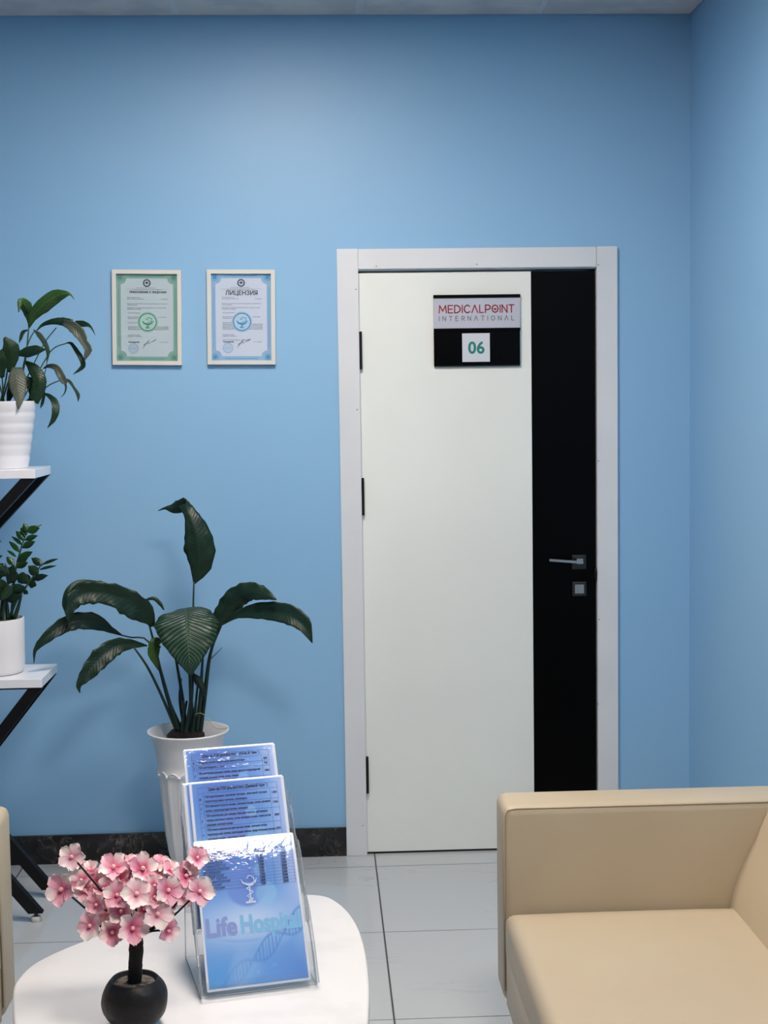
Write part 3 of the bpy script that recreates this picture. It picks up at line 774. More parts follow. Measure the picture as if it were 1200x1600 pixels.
# big front leaf
o = add_leaf(lily, M['lily_rib_sheen'], [(290, 950, Y0-.02), (291, 957, Y0-.06), (292, 975, Y0-.11), (294, 1003, Y0-.15), (296, 1030, Y0-.17), (298, 1057, Y0-.175)], [12, 38, 50, 42, 22, .5], [12, 38, 52, 40, 22, .5], fold=.25, ruffle=.12, seed=7, n=30)
o['label'] = 'broad front leaf with ribs, their shine painted on as pale stripes'
# right upper, right
add_leaf(lily, LL, [(333, 985, Y0-.01), (346, 963, Y0-.02), (366, 938, Y0-.04), (388, 925, Y0-.07), (411, 928, Y0-.10), (432, 937, Y0-.12)], [2, 14, 19, 16, 12, 1], [3, 14, 17, 15, 10, 1], fold=.25, ruffle=.6, seed=8)
add_leaf(lily, LL, [(342, 978, Y0), (368, 962, Y0-.03), (396, 955, Y0-.06), (426, 955, Y0-.09), (453, 962, Y0-.12), (474, 977, Y0-.14), (488, 1005, Y0-.15)], [2, 5, 12, 15, 17, 14, .5], [2, 5, 12, 15, 15, 11, .5], fold=-.25, ruffle=.3, seed=9)
add_leaf(lily, LL, [(318, 1010, Y0+.02), (326, 990, Y0+.02), (337, 970, Y0+.02), (352, 962, Y0+.02)], [2, 12, 14, 3], [2, 10, 12, 3], fold=.3, seed=19)
add_leaf(lily, M['lily_small'], [(255, 1000, Y0-.04), (243, 1004, Y0-.06), (240, 1022, Y0-.07), (247, 1047, Y0-.07)], [1, 11, 9, .4], [1, 9, 9, .4], fold=.3, ruffle=.3, seed=10)
add_leaf(lily, LL, [(299, 1052, Y0-.03), (309, 1064, Y0-.04), (317, 1078, Y0-.05), (321, 1098, Y0-.05)], [2, 8, 4, .3], [2, 6, 4, .3], fold=.4, seed=11)
add_leaf(lily, LL, [(225, 938, Y0+.02), (240, 935, Y0+.02), (250, 943, Y0+.02), (256, 953, Y0+.02)], [1, 3, 3, 1], [1, 3, 3, 1], fold=.3, seed=12)
add_stalk(lily, M['root'], [(303, 1118, Y0-.03), (312, 1114, Y0-.04), (325, 1121, Y0-.06), (333, 1135, Y0-.08), (344, 1139, Y0-.10), (358, 1137, Y0-.12)], [.0016, .0014, .0014, .001], 'aerial_root')

# ---- upper shelf: white ribbed pot
pY = -D+4.40
c0 = at(6, 731, pY); ppx = 4.40/F
cx0 = c0.x; zb0 = zs[1]
P1 = thing('potted_peace_lily', (cx0, pY, zb0), 'drooping peace lily in a white ringed pot, standing on the upper shelf', 'potted plant')
htp = at(6, 627, pY-.1).z-zb0
prof = [(0, 0), (.070, 0), (.0725, .002)]
R0, R1 = 37*ppx, 52.5*ppx
nb = 6
for k in range(nb):
    za, zb_ = .004+(htp-.006)*k/nb, .004+(htp-.006)*(k+1)/nb
    ra = R0+(R1-R0)*k/nb; rb = R0+(R1-R0)*(k+1)/nb
    for j in range(6):
        f = j/6; prof.append((ra+(rb-ra)*f*1.25-.0005*0+.0013*math.sin(f*PI), za+(zb_-za)*f))
prof += [(R1+.001, htp-.001), (R1, htp), (R1-.004, htp), (R1-.006, htp-.03), (0, htp-.03)]
bm = bmesh.new(); lathe(bm, prof, (cx0, pY, zb0), 64)
obj('pot', bm, M['pot_white'], P1, smooth=True, auto=35)
bm = bmesh.new(); lathe(bm, [(0, .008), (R1-.008, .004), (R1-.008, 0), (0, 0)], (cx0, pY, zb0+htp-.029), 24)
obj('soil', bm, M['soil'], P1, smooth=True)
Yp = pY
def s1(pts, r=.0016): add_stalk(P1, M['stalk_light'], [(a, b, Yp+(c if len(q) > 2 else 0)) for q in pts for a, b, c in [q if len(q) > 2 else (*q, 0)]], [r*1.3, r])
s1([(12, 630), (30, 600), (40, 560), (45, 510)], .0022)
s1([(14, 630), (34, 580), (43, 540), (52, 520), (58, 517)])
s1([(22, 632), (53, 568), (70, 535), (88, 512)])
s1([(30, 634), (65, 572), (83, 545), (105, 536)])
s1([(30, 634), (62, 612), (80, 600), (95, 594)])
s1([(20, 632), (45, 600), (66, 577)])
s1([(0, 630), (8, 600), (12, 575), (14, 560)], .0022)
s1([(2, 632), (15, 590), (22, 570)], .0022)
s1([(28, 634), (50, 622), (63, 615)])
s1([(5, 632), (4, 600), (2, 575)], .002)
s1([(8, 632), (2, 612), (-8, 590)], .002)
s1([(40, 632), (60, 612), (72, 575), (73, 560)], .0012)
def l1(mt, path, wl, wr, **k):
    add_leaf(P1, M[mt], [(p[0], p[1], Yp+(p[2] if len(p) > 2 else 0)) for p in path], wl, wr, n=16, **k)
l1('lily_bright', [(45, 513), (52, 493, -.02), (68, 476, -.04), (87, 463, -.05), (102, 459, -.06), (110, 460, -.06), (116, 468, -.06)], [1, 8, 11, 11, 5, 1.5, .3], [1, 8, 13, 11, 6, 1.5, .3], fold=.3, ruffle=.2, seed=21)
l1('lily_bright', [(46, 510), (46, 492), (40, 478, -.03), (32, 471, -.05), (29, 488, -.06)], [1, 8, 9, 5, .5], [1, 6, 10, 5, .5], fold=.4, seed=22)
l1('lily_mid', [(56, 518), (67, 508), (82, 503, -.02), (98, 503, -.03), (112, 507, -.04)], [.5, 3, 5, 7, 8], [.5, 2, 4, 6, 8], ruffle=.3, fold=.3, seed=23)
l1('lily_grey', [(96, 504, -.03), (112, 510, -.05), (124, 522, -.06), (131, 535, -.06), (137, 546, -.06), (134, 556, -.06), (132, 564, -.06)], [5, 9, 10, 6, 7, 4, .3], [3, 8, 8, 5, 5, 3, .3], ruffle=.4, fold=-.3, seed=24)
l1('lily_mid', [(118, 505, -.04), (130, 506, -.05), (141, 510, -.06), (149, 524, -.06)], [4, 5, 2, .2], [5, 5, 2, .2], seed=25)
l1('lily_mid', [(103, 536), (111, 537, -.02), (119, 548, -.03), (127, 560, -.04), (130, 571, -.04), (123, 578, -.04), (114, 585, -.04)], [.5, 3, 4, 4, 4, 3, .3], [.5, 2, 3, 4, 4, 2, .3], ruffle=.4, seed=26)
l1('lily_grey', [(67, 576), (76, 572, -.02), (87, 574, -.04), (94, 585, -.06), (99, 595, -.06), (103, 600, -.06)], [.5, 3, 5, 6, 6, 3], [.5, 3, 5, 6, 5, 2], ruffle=.2, seed=27, fold=-.3)
l1('lily_mid', [(99, 592, -.06), (108, 596, -.06), (115, 605, -.06), (122, 617, -.06), (122, 628, -.06)], [2, 3, 2, 3, .3], [2, 2, 2, 3, .3], seed=28)
l1('lily_mid', [(101, 596, -.06), (103, 605, -.06), (101, 614, -.06), (95, 621, -.06)], [2, 1.5, 1, .2], [2, 1.5, 1, .2], seed=29)
l1('lily_mid', [(62, 616), (73, 617, -.02), (84, 628, -.04), (86, 642, -.05), (82, 656, -.05), (74, 669, -.05)], [.5, 3, 7, 7, 5, .3], [.5, 2, 4, 5, 3, .3], ruffle=.3, seed=30)
l1('lily_mid', [(66, 600), (69, 615), (66, 630), (63, 638)], [.5, 2, 2.5, .3], [.5, 2, 2.5, .3], seed=31)
l1('lily_mid', [(52, 515), (61, 523), (70, 536), (75, 550), (73, 568)], [.5, 4, 4, 3, .3], [.5, 4, 4, 3, .3], seed=32)
l1('lily_mid', [(45, 515), (36, 519), (32, 528), (30, 536)], [.5, 3, 3, .3], [.5, 3, 2, .3], seed=33)
l1('lily_mid', [(25, 554, -.02), (42, 550, -.03), (58, 547, -.04), (72, 546, -.04)], [2, 8, 8, .5], [2, 9, 7, .5], fold=.2, seed=34)
l1('lily_mid', [(16, 582, -.02), (17, 560, -.03), (16, 543, -.04), (7, 527, -.04)], [3, 14, 14, 2], [3, 12, 14, 2], fold=.2, ruffle=.2, seed=35)
l1('lily_grey', [(27, 574, -.04), (27, 590, -.06), (28, 606, -.07), (30, 622, -.08), (29, 640, -.09)], [8, 14, 14, 8, .3], [8, 14, 13, 8, .3], fold=.15, seed=36)
l1('lily_mid', [(40, 565), (52, 576, -.01), (62, 592, -.02), (60, 610, -.02), (52, 628, -.02)], [2, 9, 10, 10, 8], [2, 9, 12, 12, 8], fold=.2, ruffle=.2, seed=37)
l1('lily_mid', [(38, 590), (50, 600), (55, 615), (48, 630)], [3, 10, 10, 5], [3, 10, 10, 5], fold=.2, seed=42)
l1('lily_mid', [(4, 590, -.02), (0, 575, -.03), (0, 560, -.04), (4, 545, -.04)], [3, 10, 10, 1], [3, 10, 10, 1], seed=38)
l1('lily_mid', [(2, 640-30, 0), (-12, 590), (-30, 575), (-50, 585), (-60, 610)], [1, 8, 14, 10, .4], [1, 8, 12, 9, .4], seed=39)
l1('lily_bright', [(-2, 600), (-10, 560), (-25, 530), (-45, 515), (-60, 525)], [1, 8, 14, 10, .4], [1, 8, 12, 9, .4], seed=40)
l1('lily_mid', [(12, 628, -.04), (16, 615, -.04), (18, 600, -.04), (14, 590, -.03)], [2, 6, 5, 1], [2, 6, 5, 1], seed=41)

# ---- lower shelf: zz plant
qY = -D+4.40
rp = 45*qY*0+44*4.40/F
cxp = at(-6, 1000, qY).x; zb2 = zs[0]
P2 = thing('potted_zz_plant', (cxp, qY, zb2), 'glossy zz plant with paired leaflets in a plain white cylinder pot, on the lower shelf', 'potted plant')
h2 = at(20, 970, qY-.07).z-zb2
prof = [(0, 0), (rp*.82, 0), (rp*.90, .004), (rp*.95, .014), (rp*.975, .03), (rp, h2-.004), (rp-.001, h2), (rp-.005, h2), (rp-.007, h2-.022), (0, h2-.022)]
bm = bmesh.new(); lathe(bm, prof, (cxp, qY, zb2), 64); obj('pot', bm, M['pot_matt'], P2, smooth=True, auto=50)
bm = bmesh.new(); lathe(bm, [(0, .006), (rp-.009, .003), (rp-.009, 0), (0, 0)], (cxp, qY, zb2+h2-.0215), 24); obj('soil', bm, M['soil'], P2, smooth=True)
def frond(rach, lfs, mt, r=.003):
    bm = bmesh.new(); tube(bm, [at(a, b, qY+c) for a, b, c in rach], [r*1.6, r, r*.6], 8, 16)
    fr = obj('frond', bm, M['stalk_light'], P2, smooth=True)
    for k, (x0, y0, x1, y1, w_, d0, d1) in enumerate(lfs):
        pts = [(x0, y0, qY+d0), ((x0*2+x1)/3, (y0*2+y1)/3-.6, qY+(d0*2+d1)/3), ((x0+2*x1)/3, (y0+2*y1)/3-.6, qY+(d0+2*d1)/3), (x1, y1, qY+d1)]
        b2 = leaf(pts, [.8, w_*1.35, w_*1.15, .3], [.8, w_*1.35, w_*1.15, .3], n=10, fold=.25, seed=k)
        o = obj('leaflet', b2, M[mt], fr, smooth=True)
        sm = o.modifiers.new('thickness', 'SOLIDIFY'); sm.thickness = .0012; sm.offset = 0
frond([(18, 968, 0), (22, 905, 0), (27, 880, 0), (34, 853, 0), (43, 828, 0)],
 [(39, 844, 59, 837, 3.4, 0, -.02), (35, 856, 55, 846, 4.2, 0, -.02), (28, 875, 51, 862, 4.4, 0, -.02), (26, 878, 45, 869, 5, 0, -.03), (26, 887, 44, 879, 4, 0, -.02), (43, 829, 65, 820, 1.8, 0, .02), (42, 831, 62, 825, 5, -.01, -.02),
  (43, 832, 37, 818, 4, 0, .01), (42, 836, 32, 825, 4, 0, .01), (38, 845, 25, 830, 4, 0, .01), (35, 852, 18, 838, 2.2, 0, .02), (31, 863, 14, 846, 3, 0, .02), (25, 870, 11, 860, 1.8, 0, .02), (22, 884, 10, 870, 4, 0, .01)], 'zz')
frond([(14, 968, -.01), (26, 938, -.02), (42, 915, -.02), (56, 895, -.02), (66, 880, -.02)],
 [(66, 882, 91, 873, 1.9, -.02, -.03), (62, 890, 88, 884, 1.7, -.02, -.03), (50, 906, 75, 899, 4, -.02, -.04), (66, 884, 49, 872, 4.5, -.02, -.01), (60, 899, 44, 884, 6, -.02, -.03), (44, 912, 57, 915, 5, -.02, -.04), (44, 912, 33, 898, 7, -.02, -.03), (36, 924, 44, 928, 3, -.02, -.03)], 'zz_dark')
frond([(4, 968, -.03), (8, 935, -.03), (14, 905, -.04), (8, 880, -.04)],
 [(12, 912, 26, 893, 6.5, -.04, -.06), (10, 925, 42, 918, 7, -.04, -.06), (8, 925, -8, 905, 8, -.04, -.06), (14, 900, -6, 884, 7, -.04, -.05), (8, 938, 34, 932, 5.5, -.04, -.07), (12, 908, 22, 882, 6, -.03, -.03), (6, 935, -14, 928, 6, -.04, -.06), (26, 900, 44, 908, 7, -.03, -.05), (20, 915, 2, 938, 6, -.05, -.07), (30, 905, 10, 895, 6, -.02, -.03)], 'zz_dark')
frond([(-8, 968, 0), (-16, 930, 0), (-22, 890, 0), (-24, 850, .01)],
 [(-22, 860, 2, 845, 3, 0, 0), (-22, 880, 4, 868, 4, 0, 0), (-20, 900, 6, 880, 6, 0, 0), (-22, 870, -44, 860, 4, 0, 0), (-22, 890, -46, 880, 5, 0, 0), (-18, 910, 8, 892, 6, 0, -.02)], 'zz')
for (xa, xb) in ((2, 4), (12, 10), (22, 34)):
    bm = bmesh.new(); tube(bm, [at(xa, 968, qY-.02), at((xa+xb)/2, 950, qY-.02), at(xb, 928, qY-.02)], [.007, .006, .003], 10, 8)
    obj('stem', bm, M['stalk'], P2, smooth=True)

# ------------------------------------------------------------------ table
ZT = .425; TH = .024
outl = [(20, 1552), (27, 1530), (50, 1507), (90, 1486), (150, 1462), (210, 1440), (285, 1418), (370, 1404), (440, 1398), (500, 1398), (530, 1411), (553, 1436), (568, 1472), (576, 1520), (577, 1570), (570, 1640), (548, 1700), (500, 1750), (430, 1785), (330, 1795), (230, 1785), (140, 1755), (75, 1705), (38, 1650), (22, 1600)]
P_ = [onz(x, y, ZT) for x, y in outl]
def closed(P, sub):
    out = []; n = len(P)
    for i in range(n):
        p0, p1, p2, p3 = P[i-1], P[i], P[(i+1) % n], P[(i+2) % n]
        for j in range(sub):
            f = j/sub; out.append(.5*((2*p1)+(p2-p0)*f+(2*p0-5*p1+4*p2-p3)*f*f+(3*p1-p0-3*p2+p3)*f**3))
    return out
P_ = closed(P_, 5); cen = sum(P_, Vector())/len(P_)
tb = thing('side_table', (cen.x, cen.y, 0), 'low white pebble-shaped table in the foreground carrying the brochure holder and the blossom tree', 'table')
bm = bmesh.new()
rings = []
for (ins, dz) in ((.006, 0), (.0025, -.001), (0, -.004), (0, -TH+.004), (.003, -TH)):
    rings.append([bm.verts.new(p+(cen-p).normalized()*ins+Vector((0, 0, dz))) for p in P_])
N_ = len(P_)
for i in range(len(rings)-1):
    for k in range(N_): bm.faces.new((rings[i][k], rings[i][(k+1) % N_], rings[i+1][(k+1) % N_], rings[i+1][k]))
bm.faces.new(rings[0]); bm.faces.new(rings[-1][::-1]); bmesh.ops.recalc_face_normals(bm, faces=bm.faces)
obj('table_top', bm, M['table'], tb, smooth=True, auto=50)
for (dx, dy) in ((.17, .2), (-.17, .16), (.1, -.25), (-.12, -.25)):
    bm = bmesh.new(); tube(bm, [(cen.x+dx, cen.y+dy, 0), (cen.x+dx*.75, cen.y+dy*.75, ZT-TH)], [.012, .02], 16)
    obj('leg', bm, M['table_leg'], tb, smooth=True)

# ------------------------------------------------------------------ brochure holder with laminated sheets
AZ = math.radians(13.0); LE = math.radians(29)
ex = Vector((math.cos(AZ), math.sin(AZ), 0)); eb = Vector((-math.sin(AZ), math.cos(AZ), 0)); ez = Vector((0, 0, 1))
up = eb*math.sin(LE)+ez*math.cos(LE); nrm = -eb*math.cos(LE)+ez*math.sin(LE)
O0 = onz(323, 1552, ZT+.0105)                       # lower left corner of the front sheet
SWd, SHt = .205, .293
tiers = [(O0, 0), (O0+eb*.078+ez*.098, 1), (O0+eb*.150+ez*.150, 2)]
hc = O0+ex*SWd/2+eb*.08; hc.z = ZT
hold = thing('brochure_holder', hc, 'clear acrylic three-tier brochure holder standing on the white table', 'brochure holder')
def T2(o): return frame_mat(o, ex, up)             # local x along, y up the sheet, z out
pt = .0022
def profile(w0, w1, h0, h1, r=.012):
    """shouldered outline symmetric about SWd/2: wide up to h0, narrower up to h1"""
    c_ = SWd/2; half = [(w0/2, -.008), (w0/2, h0-.014)]
    for k in range(1, 6):
        f = k/6; half.append((w0/2+(w1-w0)/2*(f*f*(3-2*f)), h0-.014+.028*f))
    half.append((w1/2, h1-r))
    for k in range(1, 5):
        a_ = PI/2*k/4; half.append((w1/2-r+r*math.cos(a_), h1-r+r*math.sin(a_)))
    return [(c_+x, y) for x, y in half]+[(c_-x, y) for x, y in half[::-1]]
def outline_tube(bm, pts, z, r=.0011):
    tube(bm, [(x, y, z) for x, y in pts], r, 5, mi=1, cap=True)
for (o_, k) in tiers:
    bm = bmesh.new()
    hb = (.262, .262, .225)[k]
    bp = profile(.229, .222, .165, hb)
    prism(bm, [(x, y, -.006) for x, y in bp], Vector((0, 0, -pt)), 1, 0)
    outline_tube(bm, bp, -.006-pt/2)
    # low front lip, side walls and floor of the pocket
    dz = .017
    prism(bm, [(SWd/2-.1145, -.008, dz), (SWd/2+.1145, -.008, dz), (SWd/2+.1145, .016, dz), (SWd/2-.1145, .016, dz)], Vector((0, 0, pt)), 1, 0)
    for sgn in (-1, 1):
        xx = SWd/2+sgn*.1145
        side = [(xx, -.008, -.008), (xx, -.008, dz+pt), (xx, .06, dz+pt), (xx, .13, .012), (xx, .155, .002), (xx, .158, -.008)]
        prism(bm, side, Vector((-sgn*pt, 0, 0)), 1, 0)
        tube(bm, [side[i] for i in range(1, 6)], .0011, 5, mi=1)
    box(bm, SWd/2-.1145, SWd/2+.1145, -.008, -.008+pt, -.006, dz)
    bmesh.ops.recalc_face_normals(bm, faces=bm.faces)
    obj('pocket', put(bm, T2(o_)), [M['acrylic'], M['acrylic_edge']], hold)
# side gussets and base
for sgn in (-1, 1):
    xo = ex*(SWd/2+sgn*.1145)
    A = O0+xo; 
    pts = [Vector((A.x, A.y, ZT+.001))]
    bk = eb*.215
    pts.append(Vector(((A+bk).x, (A+bk).y, ZT+.001)))
    top = tiers[2][0]+xo+up*.10
    pts += [top, tiers[2][0]+xo, tiers[1][0]+xo+up*.06, tiers[1][0]+xo, A+up*.05]
    bm = bmesh.new(); prism(bm, pts, ex*(-sgn*pt), 1, 0); 
    for i in range(len(pts)): tube(bm, [pts[i], pts[(i+1) % len(pts)]], .0011, 5, mi=1)
    bmesh.ops.recalc_face_normals(bm, faces=bm.faces)
    obj('side_panel', bm, [M['acrylic'], M['acrylic_edge']], hold)
bm = bmesh.new(); A = O0+ex*(SWd/2-.1145); A.z = ZT+.0006
prism(bm, [A, A+ex*.229, A+ex*.229+eb*.215, A+eb*.215], Vector((0, 0, pt)), 1, 0)
bmesh.ops.recalc_face_normals(bm, faces=bm.faces)
obj('base_plate', bm, [M['acrylic'], M['acrylic_edge']], hold)

def lerp(a, b, t_): return tuple(a[i]+(b[i]-a[i])*t_ for i in range(3))
def sm(a, b, x):
    t_ = max(0, min(1, (x-a)/(b-a))); return t_*t_*(3-2*t_)
def artwork(u, v, white=False):
    """printed picture: u across, v up; all of it is ink"""
    n = noise.noise(Vector((u*3, v*4, 1.7)))*.5+.5; n2 = noise.noise(Vector((u*9, v*12, 4.2)))*.5+.5
    deep = (52, 110, 198); light = (178, 204, 240); mid = (98, 154, 222); lav = (172, 186, 232)
    c = lerp(mid, deep, sm(.35, 1, v)*sm(1.0, .1, abs(u-.35)*1.5))
    pale = math.exp(-((u-.45)/.55)**2-((v-.42)/.15)**2)
    c = lerp(c, light, min(1, pale*1.05))
    c = lerp(c, lav, sm(.72, 1.05, u)*sm(.3, .7, v)*.9)
    c = lerp(c, (70, 150, 216), sm(.30, .0, v)*sm(.8, .0, u)*.85)
    c = lerp(c, (78, 124, 204), sm(.35, .05, v)*sm(.5, 1, u)*.8)
    # disc behind the mark
    d_ = math.hypot((u-.47)/1.0, (v-.66)*1.41/1.0)
    if .40 < v: c = lerp(c, (84, 124, 210), .75*sm(.21, .17, d_)*sm(.9, .4, u))
    c = lerp(c, (134, 190, 232), .5*sm(.12, .09, math.hypot(u-.66, (v-.60)*1.41)))
    c = lerp(c, (150, 200, 236), .4*sm(.07, .05, math.hypot(u-.62, (v-.76)*1.41)))
    # swooping arc and strand
    yy = .30+.35*(u-.45)**2; c = lerp(c, (112, 158, 216), .6*math.exp(-((v-yy)/.008)**2)*sm(.05, .3, u)*sm(.62, .5, u))
    s_ = (u-.15)/.75
    if 0 < s_ < 1.1:
        ce_ = .02+.36*s_; amp = .055+.02*s_
        w1 = ce_+amp*math.sin(s_*7.5); w2 = ce_-amp*math.sin(s_*7.5)
        ins = min(w1, w2) < v < max(w1, w2)
        if ins and (s_*22) % 1 < .42: c = lerp(c, (72, 130, 204), .6)
        for w_ in (w1, w2): c = lerp(c, (70, 132, 206), .65*math.exp(-((v-w_)/.010)**2))
        if v < ce_-amp: c = lerp(c, (86, 146, 216), .25)
    c = lerp(c, (196, 214, 244), .28*sm(.5, .8, n)*(1 if v < .55 else .35))
    c = lerp(c, (240, 246, 255), .25*sm(.78, .9, n2))
    return srgb(*[max(0, min(255, q)) for q in c])
def sheet(o_, zoff, label, grid, sw=SWd, sh=SHt, dx=0, dy=0, curl=.0, rc=.006, name='laminated_price_sheet', wav=.0):
    NX, NY = grid; bm = bmesh.new(); col = bm.loops.layers.float_color.new('pigment')
    V = []
    for j in range(NY+1):
        row = []
        for i in range(NX+1):
            x, y = sw*i/NX, sh*j/NY
            row.append(bm.verts.new((x+dx, y+dy, zoff-curl*(y/sh)**4.8+wav*math.sin(x*40)*math.sin(y*30))))
        V.append(row)
    bx_ = .0065/sw; by_ = .0065/sh
    def cc(i, j):
        u, v = i/NX, j/NY
        if u < bx_*.8 or u > 1-bx_*.8 or v < by_*.8 or v > 1-by_*.8: return (.66, .70, .78, 1)
        return artwork(u, v)
    # clip the corners round
    for j in range(NY):
        for i in range(NX):
            x, y = sw*(i+.5)/NX, sh*(j+.5)/NY
            qx, qy = min(x, sw-x), min(y, sh-y)
            if qx < rc and qy < rc and math.hypot(rc-qx, rc-qy) > rc: continue
            f = bm.faces.new((V[j][i], V[j][i+1], V[j+1][i+1], V[j+1][i]))
            for lp, (a, b) in zip(f.loops, ((i, j), (i+1, j), (i+1, j+1), (i, j+1))): lp[col] = cc(a, b)
    for v_ in [v for v in bm.verts if not v.link_faces]: bm.verts.remove(v_)
    T = T2(o_)
    loc = T @ Vector((sw/2+dx, dy, zoff))
    me_o = obj(name, put(bm, T), M['laminate'], None, smooth=True, loc=loc)
    s_ = me_o.modifiers.new('thickness', 'SOLIDIFY'); s_.thickness = .0006; s_.offset = -1
    tag(me_o, label, 'sheet', 'laminated sheets in the brochure holder')
    return me_o, T @ Matrix.Translation((dx, dy, zoff+.0004)), sw, sh
# -- front sheet
o1, T_, sw, sh = sheet(tiers[0][0], .006, 'front laminated sheet with Life Hospital lettering, lowest and nearest in the clear holder', (110, 156), wav=.0, curl=.0113)
bm = bmesh.new()
for s_, x, w_, sz in (('Life', .05, .285, .049), ('Hospital', .385, .575, .049)):
    text(bm, s_, sw*x, sh*.352, sz, 'LEFT', .0018, width=sw*w_, mi=0 if s_ == 'Life' else 1)
obj('large_lettering', put(bm, T_), [mat('periwinkle_print', srgb(128, 148, 206), .6), mat('aqua_print', srgb(122, 182, 224), .6)], o1)
bm = bmesh.new(); cx_, cy_ = sw*.50, sh*.55                       # bowl and snake, white
ribbon(bm, [(cx_-.010, cy_), (cx_+.010, cy_)], .004); ribbon(bm, [(cx_-.004, cy_+.004), (cx_+.004, cy_+.004)], .004); ribbon(bm, [(cx_, cy_), (cx_, cy_+.034)], .0028)
ribbon(bm, [(cx_-.016, cy_+.046), (cx_-.012, cy_+.038), (cx_, cy_+.034), (cx_+.012, cy_+.038), (cx_+.016, cy_+.046)], [.001, .0035, .005, .0035, .001])
sn = catmull([(cx_+.006, cy_+.006, 0), (cx_-.006, cy_+.012, 0), (cx_+.006, cy_+.020, 0), (cx_-.006, cy_+.027, 0), (cx_+.008, cy_+.034, 0), (cx_+.010, cy_+.046, 0), (cx_+.002, cy_+.052, 0), (cx_-.004, cy_+.047, 0)], 40)
ribbon(bm, [(p_.x, p_.y) for p_ in sn], .0018)
obj('white_mark', put(bm, T_), mat('pale_print', srgb(196, 216, 244), .6, coat=1), o1)
bm = bmesh.new(); lt = .0005
yt, yb_ = sh*.93, sh*.655
rows_ = 10; xs3 = [.05, .52, .76, .96]
rect(bm, sw*.05, sw*.96, yt-lt, yt)
for k in range(rows_+1):
    yy = sh*.865-(sh*.865-yb_)*k/rows_; rect(bm, sw*.05, sw*.96, yy-lt/2, yy+lt/2)
for x in xs3: rect(bm, sw*x-lt/2, sw*x+lt/2, yb_, yt)
obj('table_lines', put(bm, T_), M['line_ink'], o1)
bm = bmesh.new()
text(bm, 'ДНИ В ВАП КОЙКА (В СУТ.)', sw*.10, sh*.885, .0062, 'LEFT', .0002, width=sw*.33)
text(bm, 'Цена', sw*.60, sh*.915, .005, 'LEFT', .0001); text(bm, 'дневная', sw*.56, sh*.895, .005, 'LEFT', .0001, width=sw*.13); text(bm, 'Ночная', sw*.80, sh*.895, .005, 'LEFT', .0001, width=sw*.10)
rn = ['Хирургия', 'Терапия', 'Гинекология', 'Травматология', 'Нейрохирургия', 'Педиатрия', 'ОРИТ сутки', 'Кардиология', 'Детский', 'Урология']
for k, s_ in enumerate(rn):
    yy = sh*.865-(sh*.865-yb_)*(k+1)/rows_+.0018
    text(bm, s_, sw*.07, yy, .0054, 'LEFT', .00015, width=sw*(.16+.03*(k % 4)))
    text(bm, '1%d00' % (k % 5+1), sw*.64, yy, .0054, 'CENTER', .0003); text(bm, '2%d00' % ((k+2) % 6), sw*.865, yy, .0054, 'CENTER', .0003)
obj('lettering', put(bm, T_), M['ink'], o1)
# -- middle sheets
o2b, Tq, _, _ = sheet(tiers[1][0], .0028, 'laminated blue sheet half hidden behind the middle price list, its edge showing on the left', (40, 56), dx=-.010, dy=.0)
def pricelist(o_, T_, sw, sh, title, rows, tops):
    bm = bmesh.new(); lt = .0005
    y = sh*.955; rect(bm, sw*.09, sw*.92, y-lt, y)
    for yy in tops: rect(bm, sw*.09, sw*.92, sh*yy-lt/2, sh*yy+lt/2)
    ylo = sh*tops[-1]
    for x in (.09, .92): rect(bm, sw*x-lt/2, sw*x+lt/2, ylo, y)
    for x in (.135, .84): rect(bm, sw*x-lt/2, sw*x+lt/2, ylo, sh*tops[0])
    obj('table_lines', put(bm, T_), M['line_ink'], o_)
    bm = bmesh.new(); text(bm, title, sw*.20, sh*tops[0]+.0045, .0088, 'LEFT', .00028, width=sw*.62)
    for x, yy, s_, w_ in rows: text(bm, s_, sw*x, sh*yy, .0064, 'LEFT', .0002, width=sw*w_)
    obj('lettering', put(bm, T_), M['ink'], o_)
o2, T_, sw, sh = sheet(tiers[1][0], .0042, 'middle price list headed day rate, standing behind the front sheet in the holder', (80, 110), sw=.198, dx=.003)
pricelist(o2, T_, sw, sh, 'Цены на УЗИ диагностику (Дневной тариф)', [
 (.15, .882, 'УЗИ внутренних органов: печень, желчный пузырь', .66), (.15, .850, 'поджелудочная железа, селезенка', .44), (.10, .865, '1', .012), (.86, .875, '1300', .05),
 (.15, .815, 'УЗИ брюшной полости: печень, желчный пузырь, почки, мочевой', .68), (.15, .783, 'пузырь, поджелудочная железа, селезенка', .44), (.10, .80, '2', .012), (.86, .805, '1700', .05),
 (.15, .748, 'УЗИ комплексное для женщин: брюшная полость, щитовидная', .64), (.15, .716, 'железа, молочные железы, почки, мочевой пузырь, гинекология', .67), (.15, .684, 'селезенка, мочевой пузырь', .27), (.10, .71, '3', .012), (.86, .715, '2800', .05),
 (.15, .650, 'УЗИ полное комплексное для мужчин: печень, желчный пузырь', .62), (.15, .618, 'поджелудочная железа, щитовидная железа, предстательная железа', .70), (.15, .586, 'желчный пузырь, селезенка, почки', .38), (.10, .615, '4', .012), (.86, .62, '2500', .05),
 (.15, .555, 'УЗИ лимфоузлов, мягких тканей', .25), (.10, .555, '5', .012), (.86, .557, '700', .04), (.15, .50, 'УЗИ суставов', .2), (.15, .46, 'УЗИ сердца', .2)],
 [.915, .845-.005, .775, .677, .578, .545, .49, .45])
o3, T_, sw, sh = sheet(tiers[2][0], .004, 'rear price list headed night rate, topmost and farthest in the holder', (80, 110), sw=.196, dx=.002)
